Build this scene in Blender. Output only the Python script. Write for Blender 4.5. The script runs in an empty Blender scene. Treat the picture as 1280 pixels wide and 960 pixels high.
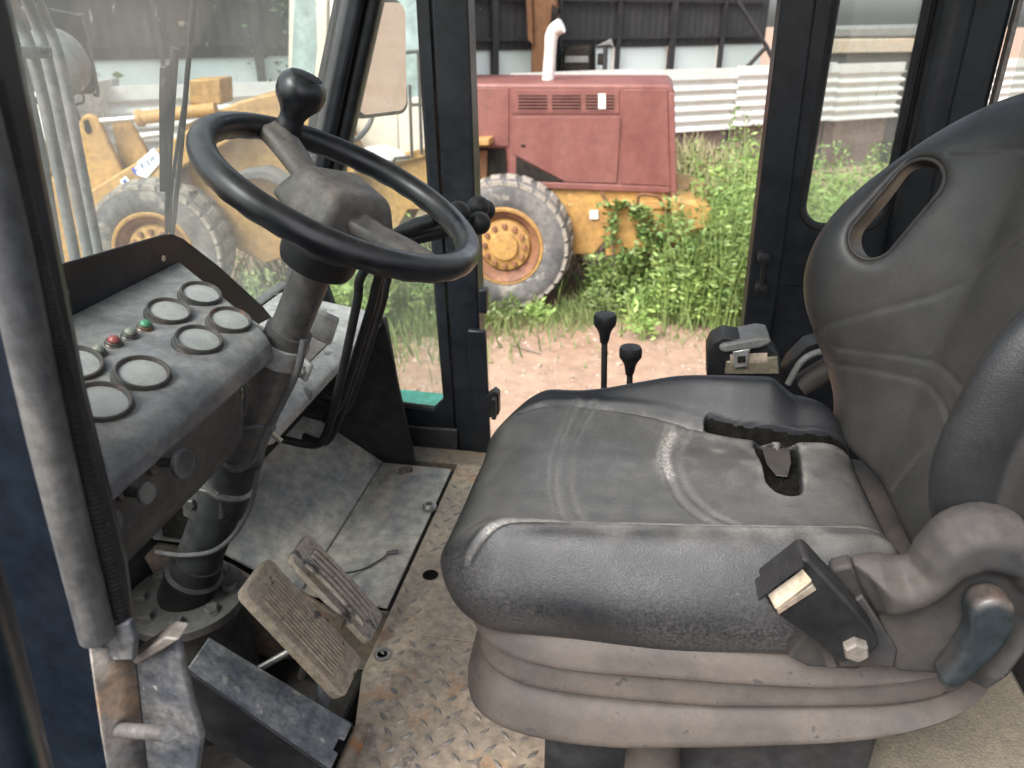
import bpy, bmesh, math, random
import numpy as np
from mathutils import Vector, Matrix, noise as mnoise
random.seed(7); np.random.seed(7)
S = bpy.context.scene; COL = S.collection
# ------------------------------------------------------------------ camera, sky, sun, exposure
F = 961.0; PITCH = math.radians(25.5); YAW = math.radians(10.0); CZ = 1.05
cam = bpy.data.cameras.new('camera'); camo = bpy.data.objects.new('camera', cam); COL.objects.link(camo)
camo.location = (0, 0, CZ); camo.rotation_euler = (math.radians(90) - PITCH, 0, YAW)
cam.sensor_width = 36; cam.lens = F/1280*36; cam.clip_start = 0.02; cam.clip_end = 2000
cam.dof.use_dof = True; cam.dof.focus_distance = 1.1; cam.dof.aperture_fstop = 7.0
S.camera = camo
W = bpy.data.worlds.new('World'); S.world = W; W.use_nodes = True
wn = W.node_tree; bg = wn.nodes['Background']
sky = wn.nodes.new('ShaderNodeTexSky'); sky.sky_type = 'NISHITA'; sky.sun_disc = False
SUN_EL, SUN_AZ = math.radians(50), math.radians(212)
sky.sun_elevation = SUN_EL; sky.sun_rotation = SUN_AZ; sky.dust_density = 4; sky.air_density = 1.0
hs = wn.nodes.new('ShaderNodeHueSaturation'); hs.inputs['Saturation'].default_value = 0.37
wn.links.new(sky.outputs[0], hs.inputs['Color']); wn.links.new(hs.outputs[0], bg.inputs[0])
bg.inputs[1].default_value = 0.15
sl = bpy.data.lights.new('sun', 'SUN'); so = bpy.data.objects.new('sun', sl); COL.objects.link(so)
sl.energy = 1.5; sl.angle = math.radians(30); sl.color = (1, .98, .95)
sd = Vector((math.sin(SUN_AZ)*math.cos(SUN_EL), math.cos(SUN_AZ)*math.cos(SUN_EL), math.sin(SUN_EL)))
so.rotation_euler = sd.to_track_quat('Z', 'Y').to_euler()
S.view_settings.view_transform = 'Standard'; S.view_settings.look = 'None'; S.view_settings.gamma = 1
S.view_settings.exposure = 1.65
S.render.engine = 'CYCLES'
# ------------------------------------------------------------------ measuring: pixel of the 1280x960 photograph -> point of the place on a plane
_c, _s = math.cos(YAW), math.sin(YAW); _cp, _sp = math.cos(PITCH), math.sin(PITCH)
_R = Vector((_c, _s, 0)); _F = Vector((-_s*_cp, _c*_cp, -_sp)); _U = Vector((-_s*_sp, _c*_sp, _cp))
def at(px, py, x=None, y=None, z=None):
    r = _F + _R*((px-640)/F) + _U*((480-py)/F)
    if z is not None: k = (z-CZ)/r.z
    elif y is not None: k = y/r.y
    else: k = x/r.x
    return Vector((0, 0, CZ)) + r*k
# ------------------------------------------------------------------ materials
def nd(nt, t, **kw):
    n = nt.nodes.new(t)
    for k, v in kw.items():
        if k in n.inputs: n.inputs[k].default_value = v
        else: setattr(n, k, v)
    return n
def c4(c): return (c[0], c[1], c[2], 1)
def mat(name, a, b=None, scale=8., detail=6., lo=.35, hi=.65, rough=.6, rough2=None, metal=0., bump=0., bscale=60., bdist=.002,
        dust=None, dust_amt=0., spots=None, spot_scale=40., spot_cut=.68, wear=None, attr=None, spec=.5, stretch=None, voro=0., voro_scale=400., rust=None, rust_scale=5., rust_cut=.6, grime=.35, gscale=None, attr2=None):
    m = bpy.data.materials.new(name); m.use_nodes = True; nt = m.node_tree; L = nt.links
    bs = nt.nodes['Principled BSDF']; tc = nd(nt, 'ShaderNodeTexCoord')
    co = tc.outputs['Object']
    if stretch:
        mp = nd(nt, 'ShaderNodeMapping'); mp.inputs['Scale'].default_value = stretch; L.new(co, mp.inputs[0]); cs = mp.outputs[0]
    else: cs = co
    def nz(sc, det=6., vec=None, rg=.6):
        n = nd(nt, 'ShaderNodeTexNoise'); n.inputs['Scale'].default_value = sc; n.inputs['Detail'].default_value = det
        n.inputs['Roughness'].default_value = rg; L.new(vec or cs, n.inputs['Vector']); return n.outputs[0]
    def ramp(v, lo, hi):
        r = nd(nt, 'ShaderNodeMapRange'); r.inputs['From Min'].default_value = lo; r.inputs['From Max'].default_value = hi
        r.clamp = True; L.new(v, r.inputs['Value']); return r.outputs[0]
    def mix(f, x, y):
        n = nd(nt, 'ShaderNodeMix'); n.data_type = 'RGBA'
        for sock, v in ((0, f), (6, x), (7, y)):
            if isinstance(v, (int, float)): n.inputs[sock].default_value = v
            elif isinstance(v, tuple): n.inputs[sock].default_value = c4(v)
            else: L.new(v, n.inputs[sock])
        return n.outputs[2]
    def mul(x, y):
        n = nd(nt, 'ShaderNodeMath'); n.operation = 'MULTIPLY'
        for i, v in enumerate((x, y)):
            if isinstance(v, (int, float)): n.inputs[i].default_value = v
            else: L.new(v, n.inputs[i])
        return n.outputs[0]
    col = tuple(a)
    if b is not None: col = mix(ramp(nz(scale, detail), lo, hi), tuple(a), tuple(b))
    if attr:
        at_ = nd(nt, 'ShaderNodeAttribute'); at_.attribute_name = 'wear'
        col = mix(at_.outputs['Fac'], col, tuple(attr))
    if attr2:
        a2_ = nd(nt, 'ShaderNodeAttribute'); a2_.attribute_name = 'scuff'; col = mix(mul(a2_.outputs['Fac'], ramp(nz(260., 4, co, .7), .38, .62)), col, tuple(attr2))
    if rust: col = mix(ramp(nz(rust_scale, 8, rg=.7), rust_cut, rust_cut+.12), col, tuple(rust))
    if spots: col = mix(ramp(nz(spot_scale, 5), spot_cut, spot_cut+.05), col, tuple(spots))
    if dust:
        g = nd(nt, 'ShaderNodeNewGeometry'); sx = nd(nt, 'ShaderNodeSeparateXYZ'); L.new(g.outputs['Normal'], sx.inputs[0])
        up = ramp(sx.outputs['Z'], .0, .9); col = mix(mul(mul(up, ramp(nz(14., 8, rg=.7), .3, .62)), dust_amt), col, tuple(dust))
    if grime:
        gr_ = nd(nt, 'ShaderNodeMapRange'); gr_.inputs['From Min'].default_value = .32; gr_.inputs['From Max'].default_value = .68
        gr_.inputs['To Min'].default_value = 1-grime; gr_.inputs['To Max'].default_value = 1+grime
        L.new(nz(gscale or scale*6, 9, co, .72), gr_.inputs['Value'])
        mm = nd(nt, 'ShaderNodeMix'); mm.data_type = 'RGBA'; mm.blend_type = 'MULTIPLY'; mm.inputs[0].default_value = 1
        if isinstance(col, tuple): mm.inputs[6].default_value = c4(col)
        else: L.new(col, mm.inputs[6])
        L.new(gr_.outputs[0], mm.inputs[7]); col = mm.outputs[2]
    if isinstance(col, tuple): bs.inputs['Base Color'].default_value = c4(col)
    else: L.new(col, bs.inputs['Base Color'])
    if rough2 is not None:
        r = nd(nt, 'ShaderNodeMapRange'); r.inputs['To Min'].default_value = rough; r.inputs['To Max'].default_value = rough2
        L.new(ramp(nz(scale*1.7, 7), .35, .65), r.inputs['Value']); L.new(r.outputs[0], bs.inputs['Roughness'])
    else: bs.inputs['Roughness'].default_value = rough
    bs.inputs['Metallic'].default_value = metal; bs.inputs['Specular IOR Level'].default_value = spec
    nrm = None
    if bump:
        bn = nd(nt, 'ShaderNodeBump'); bn.inputs['Strength'].default_value = bump; bn.inputs['Distance'].default_value = bdist
        L.new(nz(bscale, 8, co, .65), bn.inputs['Height']); nrm = bn.outputs[0]
    if voro:
        v = nd(nt, 'ShaderNodeTexVoronoi'); v.inputs['Scale'].default_value = voro_scale; v.feature = 'DISTANCE_TO_EDGE'
        nn = nz(90., 4, co); mv = nd(nt, 'ShaderNodeVectorMath'); mv.operation = 'MULTIPLY_ADD'
        tv = nd(nt, 'ShaderNodeTexNoise'); tv.inputs['Scale'].default_value = 60; L.new(co, tv.inputs['Vector'])
        L.new(tv.outputs['Color'], mv.inputs[0]); mv.inputs[1].default_value = (.01,.01,.01); L.new(co, mv.inputs[2]); L.new(mv.outputs[0], v.inputs['Vector'])
        b2 = nd(nt, 'ShaderNodeBump'); b2.inputs['Strength'].default_value = voro; b2.inputs['Distance'].default_value = .0012
        L.new(ramp(v.outputs['Distance'], 0., .25), b2.inputs['Height'])
        if nrm: L.new(nrm, b2.inputs['Normal'])
        nrm = b2.outputs[0]
    if nrm: L.new(nrm, bs.inputs['Normal'])
    return m
def glass(name, dust=(.62,.62,.58), amt=.2, tint=(.93,.97,.96), streak=(1,1,1)):
    m = bpy.data.materials.new(name); m.use_nodes = True; nt = m.node_tree; L = nt.links
    nt.nodes.remove(nt.nodes['Principled BSDF']); out = nt.nodes['Material Output']
    tr = nd(nt, 'ShaderNodeBsdfTransparent'); tr.inputs[0].default_value = c4(tint)
    df = nd(nt, 'ShaderNodeBsdfDiffuse'); df.inputs[0].default_value = c4(dust)
    tl = nd(nt, 'ShaderNodeBsdfTranslucent'); tl.inputs[0].default_value = c4(dust)
    md = nd(nt, 'ShaderNodeMixShader'); md.inputs[0].default_value = .5; L.new(df.outputs[0], md.inputs[1]); L.new(tl.outputs[0], md.inputs[2])
    gl = nd(nt, 'ShaderNodeBsdfGlossy'); gl.inputs['Roughness'].default_value = .02; gl.inputs[0].default_value = (1,1,1,1)
    tc = nd(nt, 'ShaderNodeTexCoord'); mp = nd(nt, 'ShaderNodeMapping'); mp.inputs['Scale'].default_value = streak; L.new(tc.outputs['Object'], mp.inputs[0])
    n = nd(nt, 'ShaderNodeTexNoise'); n.inputs['Scale'].default_value = 5; n.inputs['Detail'].default_value = 8; n.inputs['Roughness'].default_value = .7; L.new(mp.outputs[0], n.inputs['Vector'])
    r = nd(nt, 'ShaderNodeMapRange'); r.inputs['From Min'].default_value = .3; r.inputs['From Max'].default_value = .7
    r.inputs['To Min'].default_value = amt*.55; r.inputs['To Max'].default_value = amt*1.45; L.new(n.outputs[0], r.inputs['Value'])
    v = nd(nt, 'ShaderNodeTexNoise'); v.inputs['Scale'].default_value = 70; v.inputs['Detail'].default_value = 3; L.new(mp.outputs[0], v.inputs['Vector'])
    r2 = nd(nt, 'ShaderNodeMapRange'); r2.inputs['From Min'].default_value = .68; r2.inputs['From Max'].default_value = .76; r2.inputs['To Max'].default_value = .3; L.new(v.outputs[0], r2.inputs['Value'])
    ad = nd(nt, 'ShaderNodeMath'); ad.operation = 'ADD'; ad.use_clamp = True; L.new(r.outputs[0], ad.inputs[0]); L.new(r2.outputs[0], ad.inputs[1])
    m1 = nd(nt, 'ShaderNodeMixShader'); L.new(ad.outputs[0], m1.inputs[0]); L.new(tr.outputs[0], m1.inputs[1]); L.new(md.outputs[0], m1.inputs[2])
    m2 = nd(nt, 'ShaderNodeMixShader'); m2.inputs[0].default_value = .035; L.new(m1.outputs[0], m2.inputs[1]); L.new(gl.outputs[0], m2.inputs[2])
    L.new(m2.outputs[0], out.inputs[0]); return m
DUST = (.30,.26,.21)
M = {}
M['vinyl'] = mat('seat_vinyl', (.009,.0095,.012), (.015,.016,.018), scale=7, attr=(.115,.111,.103), attr2=(.42,.39,.35), rough=.32, rough2=.5, spec=.42, voro=.16, voro_scale=520, bump=.45, bscale=420, bdist=.001, spots=(.11,.105,.10), spot_scale=260, spot_cut=.70, grime=.22, gscale=160)
M['vinyl_back'] = mat('back_vinyl', (.009,.0095,.011), (.014,.0145,.0155), scale=7, attr=(.050,.0485,.0455), rough=.3, rough2=.52, voro=.15, voro_scale=420, bump=.35, bscale=420, bdist=.0008, grime=.15, gscale=120)
M['bellows'] = mat('bellows_rubber', (.060,.048,.039), (.031,.026,.022), scale=9, lo=.42, hi=.68, rough=.7, bump=.3, bscale=180, spots=(.022,.02,.018), spot_scale=60, spot_cut=.62, grime=.16, gscale=60)
M['cover'] = mat('cover_plastic', (.020,.021,.023), (.04,.036,.032), scale=9, rough=.6, rough2=.75, spec=.3, bump=.25, bscale=420, bdist=.0006, dust=(.07,.059,.05), dust_amt=.75, rust=(.06,.044,.034), rust_scale=7, rust_cut=.57, grime=.2, gscale=50)
M['lever_blue'] = mat('lever_plastic', (.012,.018,.021), (.02,.025,.027), scale=14, rough=.42, bump=.2, bscale=400, bdist=.0005, dust=(.1,.07,.055), dust_amt=.9)
M['black'] = mat('black_paint', (.0075,.009,.012), (.013,.0145,.018), scale=5, rough=.3, rough2=.5, bump=.08, bscale=90, bdist=.001, dust=(.06,.055,.05), dust_amt=.3, spec=.3, grime=.5)
M['blackd'] = mat('dusty_black_paint', (.010,.011,.0125), (.026,.026,.027), scale=6, rough=.45, rough2=.7, bump=.15, bscale=90, bdist=.001, dust=(.09,.085,.08), dust_amt=.75, spots=(.12,.12,.12), spot_scale=130, spot_cut=.72, spec=.3, grime=.5)
M['blue'] = mat('dark_blue_paint', (.006,.009,.014), (.011,.015,.021), scale=4, rough=.22, rough2=.4, spots=(.10,.13,.16), spot_scale=60, spot_cut=.735, bump=.06, bscale=60, grime=.4, spec=.5)
M['rubber'] = mat('black_rubber', (.007,.007,.008), (.016,.016,.017), scale=8, rough=.4, rough2=.6, bump=.15, bscale=160, bdist=.0008, dust=(.07,.065,.06), dust_amt=.35, spec=.25)
M['rim'] = mat('wheel_rim_rubber', (.006,.0065,.009), (.012,.013,.016), scale=9, rough=.27, rough2=.46, bump=.2, bscale=300, bdist=.0004, dust=(.07,.065,.055), dust_amt=.5)
M['hub'] = mat('hub_plastic', (.055,.051,.046), (.09,.078,.068), scale=10, rough=.5, rough2=.7, bump=.3, bscale=420, bdist=.0006, dust=(.17,.145,.125), dust_amt=.8, rust=(.085,.06,.05), rust_scale=9, rust_cut=.55)
M['trim'] = mat('door_seal_rubber', (.036,.038,.041), (.11,.105,.097), scale=18, rough=.5, rough2=.7, bump=.25, bscale=150, bdist=.0008, stretch=(1,1,.22), lo=.4, hi=.62, grime=.45, gscale=60)
M['dash'] = mat('dashboard_paint', (.065,.07,.08), (.17,.168,.165), scale=12, lo=.36, hi=.7, rough=.34, rough2=.62, bump=.18, bscale=130, bdist=.0008, dust=(.26,.245,.225), dust_amt=.6, rust=(.12,.095,.075), rust_scale=4.5, rust_cut=.58, grime=.35, gscale=50)
M['dashface'] = mat('dash_face_paint', (.022,.023,.026), (.055,.052,.05), scale=9, rough=.5, rough2=.7, bump=.2, bscale=110, bdist=.001, dust=(.1,.09,.08), dust_amt=.4, grime=.5)
M['bezel'] = mat('rusty_bezel', (.05,.05,.05), (.09,.075,.065), scale=30, rough=.4, metal=.3, rust=(.2,.085,.04), rust_scale=22, rust_cut=.56)
M['dial'] = mat('dusty_dial_glass', (.18,.185,.18), (.27,.272,.265), scale=22, rough=.18, rough2=.4, grime=.06, dust=(.45,.43,.4), dust_amt=.3)
M['steel'] = mat('worn_steel', (.20,.19,.18), (.32,.30,.28), scale=20, rough=.4, metal=.6, rust=(.25,.15,.09), rust_scale=14, rust_cut=.6, bump=.15, bscale=150)
M['col'] = mat('column_paint', (.036,.037,.039), (.085,.077,.07), scale=10, rough=.3, rough2=.5, bump=.1, bscale=140, bdist=.0007, rust=(.11,.075,.052), rust_scale=7, rust_cut=.57, stretch=(1,1,.5), grime=.4)
M['flange'] = mat('dusty_shaded_flange', (.05,.047,.043), (.085,.078,.07), scale=12, rough=.55, rough2=.8, bump=.2, bscale=150, bdist=.0008, grime=.4)  # base darkened: shade at the column foot is in the colour
M['clamp'] = mat('dusty_clamp', (.12,.105,.09), (.19,.165,.145), scale=18, rough=.5, metal=.2, spots=(.04,.04,.036), spot_scale=30, spot_cut=.64)
M['plate'] = mat('floor_plate_paint', (.20,.20,.195), (.40,.36,.30), scale=6, lo=.36, hi=.62, rough=.5, rough2=.7, bump=.2, bscale=90, bdist=.001, rust=(.42,.33,.24), rust_scale=4, rust_cut=.55, stretch=(2.4,1,1), grime=.35)
M['tread'] = mat('rusty_tread_plate', (.36,.285,.21), (.25,.205,.16), scale=9, lo=.35, hi=.7, rough=.55, rough2=.8, bump=.35, bscale=90, bdist=.0015, rust=(.38,.21,.10), rust_scale=7, rust_cut=.55, spots=(.13,.12,.11), spot_scale=22, spot_cut=.63, grime=.4)
M['pit'] = mat('dark_well', (.018,.017,.016), (.04,.037,.033), scale=8, rough=.85, spec=.1, bump=.3, bscale=60)  # near-black base for the floor well and the hollow under the dash
M['pad'] = mat('dusty_pedal_rubber', (.25,.20,.145), (.33,.27,.205), scale=14, rough=.8, bump=.25, bscale=200, bdist=.0006, spots=(.07,.062,.055), spot_scale=30, spot_cut=.62, grime=.4)
M['padworn'] = mat('worn_pedal', (.25,.19,.13), (.33,.295,.26), scale=16, rough=.6, bump=.3, bscale=90, stretch=(.35,1.6,1), spots=(.08,.072,.068), spot_scale=18, spot_cut=.57, grime=.4)
M['box'] = mat('scuffed_grey_paint', (.085,.095,.11), (.26,.255,.245), scale=15, lo=.36, hi=.66, rough=.45, rough2=.7, bump=.25, bscale=110, bdist=.001, spots=(.36,.34,.30), spot_scale=32, spot_cut=.62, rust=(.17,.12,.09), rust_scale=5, rust_cut=.6, grime=.5)
M['tanrust'] = mat('rusty_dirt_tan', (.20,.14,.095), (.13,.12,.10), scale=12, rough=.7, bump=.3, bscale=80, rust=(.15,.26,.22), rust_scale=12, rust_cut=.64, spots=(.22,.10,.04), spot_scale=18, spot_cut=.6, grime=.4)
M['pale'] = mat('pale_dusty_lit_panel', (.34,.33,.31), (.24,.23,.22), scale=9, rough=.5, spots=(.12,.11,.1), spot_scale=20, spot_cut=.62)  # dusty grey; light falling on the side panel is lightened into it
M['treadbar'] = mat('worn_tread_bar', (.17,.16,.15), (.30,.25,.20), scale=20, rough=.45, metal=.2)
M['teal'] = mat('dull_teal_paint', (.03,.10,.085), (.02,.05,.05), scale=20, rough=.4)
M['bounce_grey'] = mat('grey_bounce_slab', (.22,.22,.215), (.28,.275,.265), scale=2, rough=.9)
M['rustsheet'] = mat('rust_stained_sheet', (.10,.10,.10), (.19,.175,.16), scale=16, rough=.55, bump=.25, bscale=110, rust=(.22,.15,.10), rust_scale=9, rust_cut=.48, spots=(.16,.24,.21), spot_scale=22, spot_cut=.64, grime=.45)
M['bracketm'] = mat('scuffed_bracket_steel', (.045,.05,.058), (.15,.145,.14), scale=18, lo=.38, hi=.66, rough=.45, rough2=.65, bump=.25, bscale=110, bdist=.001, spots=(.28,.26,.24), spot_scale=60, spot_cut=.64, rust=(.15,.1,.07), rust_scale=7, rust_cut=.6, grime=.5)
M['felt'] = mat('beige_felt', (.19,.16,.12), (.15,.13,.10), scale=30, rough=.95, bump=.9, bscale=260, bdist=.003)
M['green'] = mat('turquoise_paint', (.05,.33,.23), (.08,.40,.29), scale=8, rough=.4)
M['cable'] = mat('cable_sheath', (.05,.05,.052), (.085,.08,.078), scale=20, rough=.45)
M['white'] = mat('white_paint', (.58,.55,.5), (.48,.43,.37), scale=2, lo=.45, hi=.8, rough=.5, rust=(.42,.28,.17), rust_scale=2.5, rust_cut=.66)
M['chrome'] = mat('bright_steel', (.55,.55,.54), (.45,.44,.42), scale=20, rough=.3, metal=.7)
M['cream'] = mat('cream_label', (.62,.54,.42), (.50,.40,.28), scale=30, rough=.55)
M['brass'] = mat('dull_zinc', (.32,.29,.21), (.25,.22,.15), scale=20, rough=.4, metal=.6)
M['red'] = mat('red_lens', (.26,.05,.05), (.22,.08,.07), scale=60, rough=.4)
M['greenlens'] = mat('green_lens', (.02,.22,.10), (.08,.2,.12), scale=60, rough=.4)
M['greylens'] = mat('grey_lens', (.16,.17,.13), (.2,.2,.17), scale=60, rough=.45)
M['torn'] = mat('torn_foam', (.004,.0038,.0035), (.012,.011,.009), scale=60, rough=.95, spec=.05, bump=.6, bscale=200)
M['wind'] = glass('windscreen_glass', dust=(.5,.5,.47), amt=.11, streak=(1,1,.35))
M['side'] = glass('side_glass', dust=(.6,.58,.5), amt=.07)
M['rearg'] = glass('dusty_rear_glass', dust=(.6,.58,.5), amt=.13, streak=(1.6,1.6,.4))
M['mirror'] = mat('mirror_glass', (.82,.82,.82), rough=.03, grime=0, metal=1.)
M['redhood'] = mat('faded_red_paint', (.125,.038,.030), (.17,.064,.052), scale=2.2, rough=.5, rough2=.65, rust=(.12,.05,.036), rust_scale=2.2, rust_cut=.57, bump=.25, bscale=5, bdist=.02, stretch=(1,1,.4), grime=.18, gscale=9)
M['yellow'] = mat('weathered_yellow_paint', (.36,.205,.055), (.28,.155,.05), scale=2.2, rough=.55, rough2=.75, rust=(.32,.15,.06), rust_scale=2.4, rust_cut=.6, spots=(.45,.34,.16), spot_scale=9, spot_cut=.67)
M['tyre'] = mat('dusty_tyre', (.065,.064,.064), (.13,.122,.112), scale=2.4, rough=.9, bump=.3, bscale=14, bdist=.02, spots=(.2,.18,.155), spot_scale=4, spot_cut=.58)
M['tread_tan'] = mat('tyre_tread_dust', (.27,.235,.195), (.18,.16,.135), scale=3, rough=.9, bump=.3, bscale=20, bdist=.01)
M['rustrim'] = mat('rust_ring', (.12,.05,.03), (.22,.10,.045), scale=5, rough=.7)
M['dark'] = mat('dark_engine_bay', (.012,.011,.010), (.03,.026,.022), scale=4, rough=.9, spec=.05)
M['cwhite'] = mat('cab_cream_paint', (.55,.50,.43), (.46,.40,.32), scale=1.5, rough=.5, grime=.08, rust=(.5,.36,.24), rust_scale=2, rust_cut=.68)
M['cglass'] = mat('loader_cab_glass', (.20,.27,.26), (.28,.34,.34), scale=1.2, rough=.12)
M['shed'] = mat('dark_shed_sheet', (.038,.038,.038), (.052,.05,.049), scale=1.2, rough=.9, grime=.15, stretch=(1,1,.3), spec=.2)
M['shedfrm'] = mat('dark_shed_steel', (.016,.016,.018), (.03,.026,.025), scale=2, rough=.7)
M['lightpan'] = mat('pale_backlit_sheet', (.60,.68,.63), (.65,.70,.67), scale=.7, rough=.5, grime=0)  # opaque; glow of light from beyond is put into the pale colour
M['fence'] = mat('white_sheet_steel', (.60,.59,.56), (.54,.52,.47), scale=1.2, rough=.5, grime=.08, rust=(.55,.42,.28), rust_scale=.9, rust_cut=.64, stretch=(1,1,.25))
M['lowwall'] = mat('stained_low_wall', (.13,.085,.07), (.19,.14,.125), scale=1.5, rough=.9)
M['rusty'] = mat('rusty_brown_steel', (.15,.07,.025), (.10,.038,.014), scale=1.5, rough=.75, stretch=(1,1,.35), spots=(.03,.02,.015), spot_scale=2, spot_cut=.6)
M['ground'] = mat('red_dirt', (.235,.142,.094), (.275,.188,.133), scale=.55, lo=.35, hi=.68, rough=.95, bump=.6, bscale=3.5, bdist=.06, spots=(.27,.195,.14), spot_scale=5, spot_cut=.63, grime=.25, gscale=7)
M['stone'] = mat('pale_stone', (.33,.26,.20), (.24,.18,.14), scale=4, rough=.9)
def leafmat(name, a, b):
    m = mat(name, a, b, scale=5, rough=.6); return m
M['leaf'] = leafmat('weed_leaves', (.06,.13,.028), (.19,.25,.07))
M['leafy'] = leafmat('young_leaves', (.17,.28,.06), (.26,.34,.10))
M['leafd'] = leafmat('dark_tree_leaves', (.03,.06,.022), (.055,.09,.035))
M['straw'] = leafmat('dry_grass', (.33,.28,.16), (.21,.22,.09))
M['grass'] = leafmat('green_grass', (.085,.145,.038), (.18,.20,.075))
M['bark'] = mat('bark', (.10,.08,.055), (.16,.13,.10), scale=8, rough=.9, bump=.5, bscale=30)
M['blueprint'] = mat('blue_print', (.03,.07,.32), rough=.5)
M['greyprint'] = mat('grey_blue_print', (.14,.20,.28), rough=.5)
M['sticker'] = mat('white_sticker', (.82,.82,.8), rough=.45)
M['lampgrey'] = mat('grey_lamp_shell', (.11,.11,.105), (.15,.145,.135), scale=6, rough=.55)
# ------------------------------------------------------------------ mesh helpers
ROOT = {}
class MB:
    def __init__(s): s.v = []; s.f = []
    def add(s, vs, fs):
        k = len(s.v); s.v += [tuple(p) for p in vs]; s.f += [tuple(i+k for i in f) for f in fs]; return s
    def box(s, c, size, rot=None):
        h = [x/2 for x in size]; vs = []
        for i in (-1,1):
            for j in (-1,1):
                for k in (-1,1):
                    p = Vector((i*h[0], j*h[1], k*h[2]))
                    if rot is not None: p = rot @ p
                    vs.append(p + Vector(c))
        return s.add(vs, [(0,1,3,2),(4,6,7,5),(0,4,5,1),(2,3,7,6),(0,2,6,4),(1,5,7,3)])
    def prism(s, pts, off):
        n = len(pts); off = Vector(off); a = [Vector(p) for p in pts]; b = [p+off for p in a]
        nrm = Vector((0,0,0))
        for i in range(n): nrm += a[i].cross(a[(i+1) % n])
        fs = [(i, (i+1) % n, n+(i+1) % n, n+i) for i in range(n)]
        if nrm.dot(off) > 0: fs += [tuple(reversed(range(n))), tuple(range(n, 2*n))]
        else: fs = [tuple(reversed(f)) for f in fs] + [tuple(range(n)), tuple(reversed(range(n, 2*n)))]
        return s.add(a+b, fs)
    def tube(s, pts, r, seg=12, cap=True, smooth=0):
        P = [Vector(p) for p in pts]
        rs = list(r) if isinstance(r, (list, tuple)) else [r]*len(P)
        if smooth and len(P) > 2:
            Q, q = [], []
            for i in range(len(P)-1):
                p0 = P[max(i-1,0)]; p1 = P[i]; p2 = P[i+1]; p3 = P[min(i+2,len(P)-1)]
                for k in range(smooth):
                    t = k/smooth
                    Q.append(.5*((2*p1)+(p2-p0)*t+(2*p0-5*p1+4*p2-p3)*t*t+(3*p1-p0-3*p2+p3)*t**3)); q.append(rs[i]*(1-t)+rs[i+1]*t)
            Q.append(P[-1]); q.append(rs[-1]); P, rs = Q, q
        vs, fs = [], []; n = len(P); up = None
        for i in range(n):
            d = (P[min(i+1,n-1)]-P[max(i-1,0)]).normalized()
            if up is None: up = d.orthogonal().normalized()
            else: up = (up - d*up.dot(d)).normalized()
            w = d.cross(up)
            for k in range(seg):
                a = 2*math.pi*k/seg; vs.append(P[i] + (up*math.cos(a)+w*math.sin(a))*rs[i])
        for i in range(n-1):
            for k in range(seg):
                k2 = (k+1) % seg; fs.append((i*seg+k, i*seg+k2, (i+1)*seg+k2, (i+1)*seg+k))
        if cap: fs += [tuple(reversed(range(seg))), tuple(range((n-1)*seg, n*seg))]
        return s.add(vs, fs)
    def lathe(s, o, d, prof, seg=32, a0=0., a1=2*math.pi, ref=None, cap=True):
        o = Vector(o); d = Vector(d).normalized(); u = (Vector(ref) if ref else d.orthogonal()).normalized(); u = (u-d*u.dot(d)).normalized(); w = d.cross(u)
        full = abs(a1-a0-2*math.pi) < 1e-6; n = seg if full else seg+1; vs, fs = [], []; m = len(prof)
        for r, h in prof:
            for k in range(n):
                a = a0+(a1-a0)*k/seg; vs.append(o + d*h + (u*math.cos(a)+w*math.sin(a))*r)
        for i in range(m-1):
            for k in range(seg):
                k2 = (k+1) % n; fs.append((i*n+k, i*n+k2, (i+1)*n+k2, (i+1)*n+k))
        if full and cap:
            if prof[0][0] > 1e-5: fs.append(tuple(reversed(range(n))))
            if prof[-1][0] > 1e-5: fs.append(tuple(range((m-1)*n, m*n)))
        return s.add(vs, fs)
    def hexbolt(s, o, d, r, h):
        return s.lathe(o, d, [(r, 0), (r, h*.8), (r*.82, h)], 6)
def thing(name, label, cat, loc=(0,0,0), group=None):
    o = bpy.data.objects.new(name, None); COL.objects.link(o); o.location = loc; o.empty_display_size = .1
    o['label'] = label; o['category'] = cat
    if group: o['group'] = group
    ROOT[o.name] = Vector(loc); return o
def rootloc(o):
    while o.parent: o = o.parent
    return ROOT.get(o.name, Vector((0,0,0)))
def link(name, me, m, parent=None, smooth=True, bevel=0, seg=2, ang=40, kind=None, label=None, loc=None):
    o = bpy.data.objects.new(name, me); COL.objects.link(o)
    me.materials.clear(); me.materials.append(M[m] if isinstance(m, str) else m)
    if smooth:
        me.polygons.foreach_set('use_smooth', [True]*len(me.polygons))
        try: me.set_sharp_from_angle(angle=math.radians(ang))
        except Exception: pass
    off = rootloc(parent) if parent else (Vector(loc) if loc is not None else None)
    if off is not None and off.length > 0: me.transform(Matrix.Translation(-off))
    if parent: o.parent = parent
    elif loc is not None: o.location = loc; ROOT[o.name] = Vector(loc)
    if bevel:
        b = o.modifiers.new('bevel', 'BEVEL'); b.width = bevel; b.segments = seg; b.limit_method = 'ANGLE'; b.angle_limit = math.radians(35); b.harden_normals = False
    if kind: o['kind'] = kind
    if label: o['label'] = label
    return o
def obj(name, mb, m, parent=None, **k):
    me = bpy.data.meshes.new(name); me.from_pydata(mb.v, [], mb.f); me.update()
    return link(name, me, m, parent, **k)
def tag(o, label, cat, group=None):
    o['label'] = label; o['category'] = cat
    if group: o['group'] = group
    return o
def copy_part(o, parent, delta=(0,0,0)):
    c = o.copy(); COL.objects.link(c); c.parent = parent; c.location = o.location + Vector(delta)
    for ch in list(o.children): copy_part(ch, c)
    return c
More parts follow.
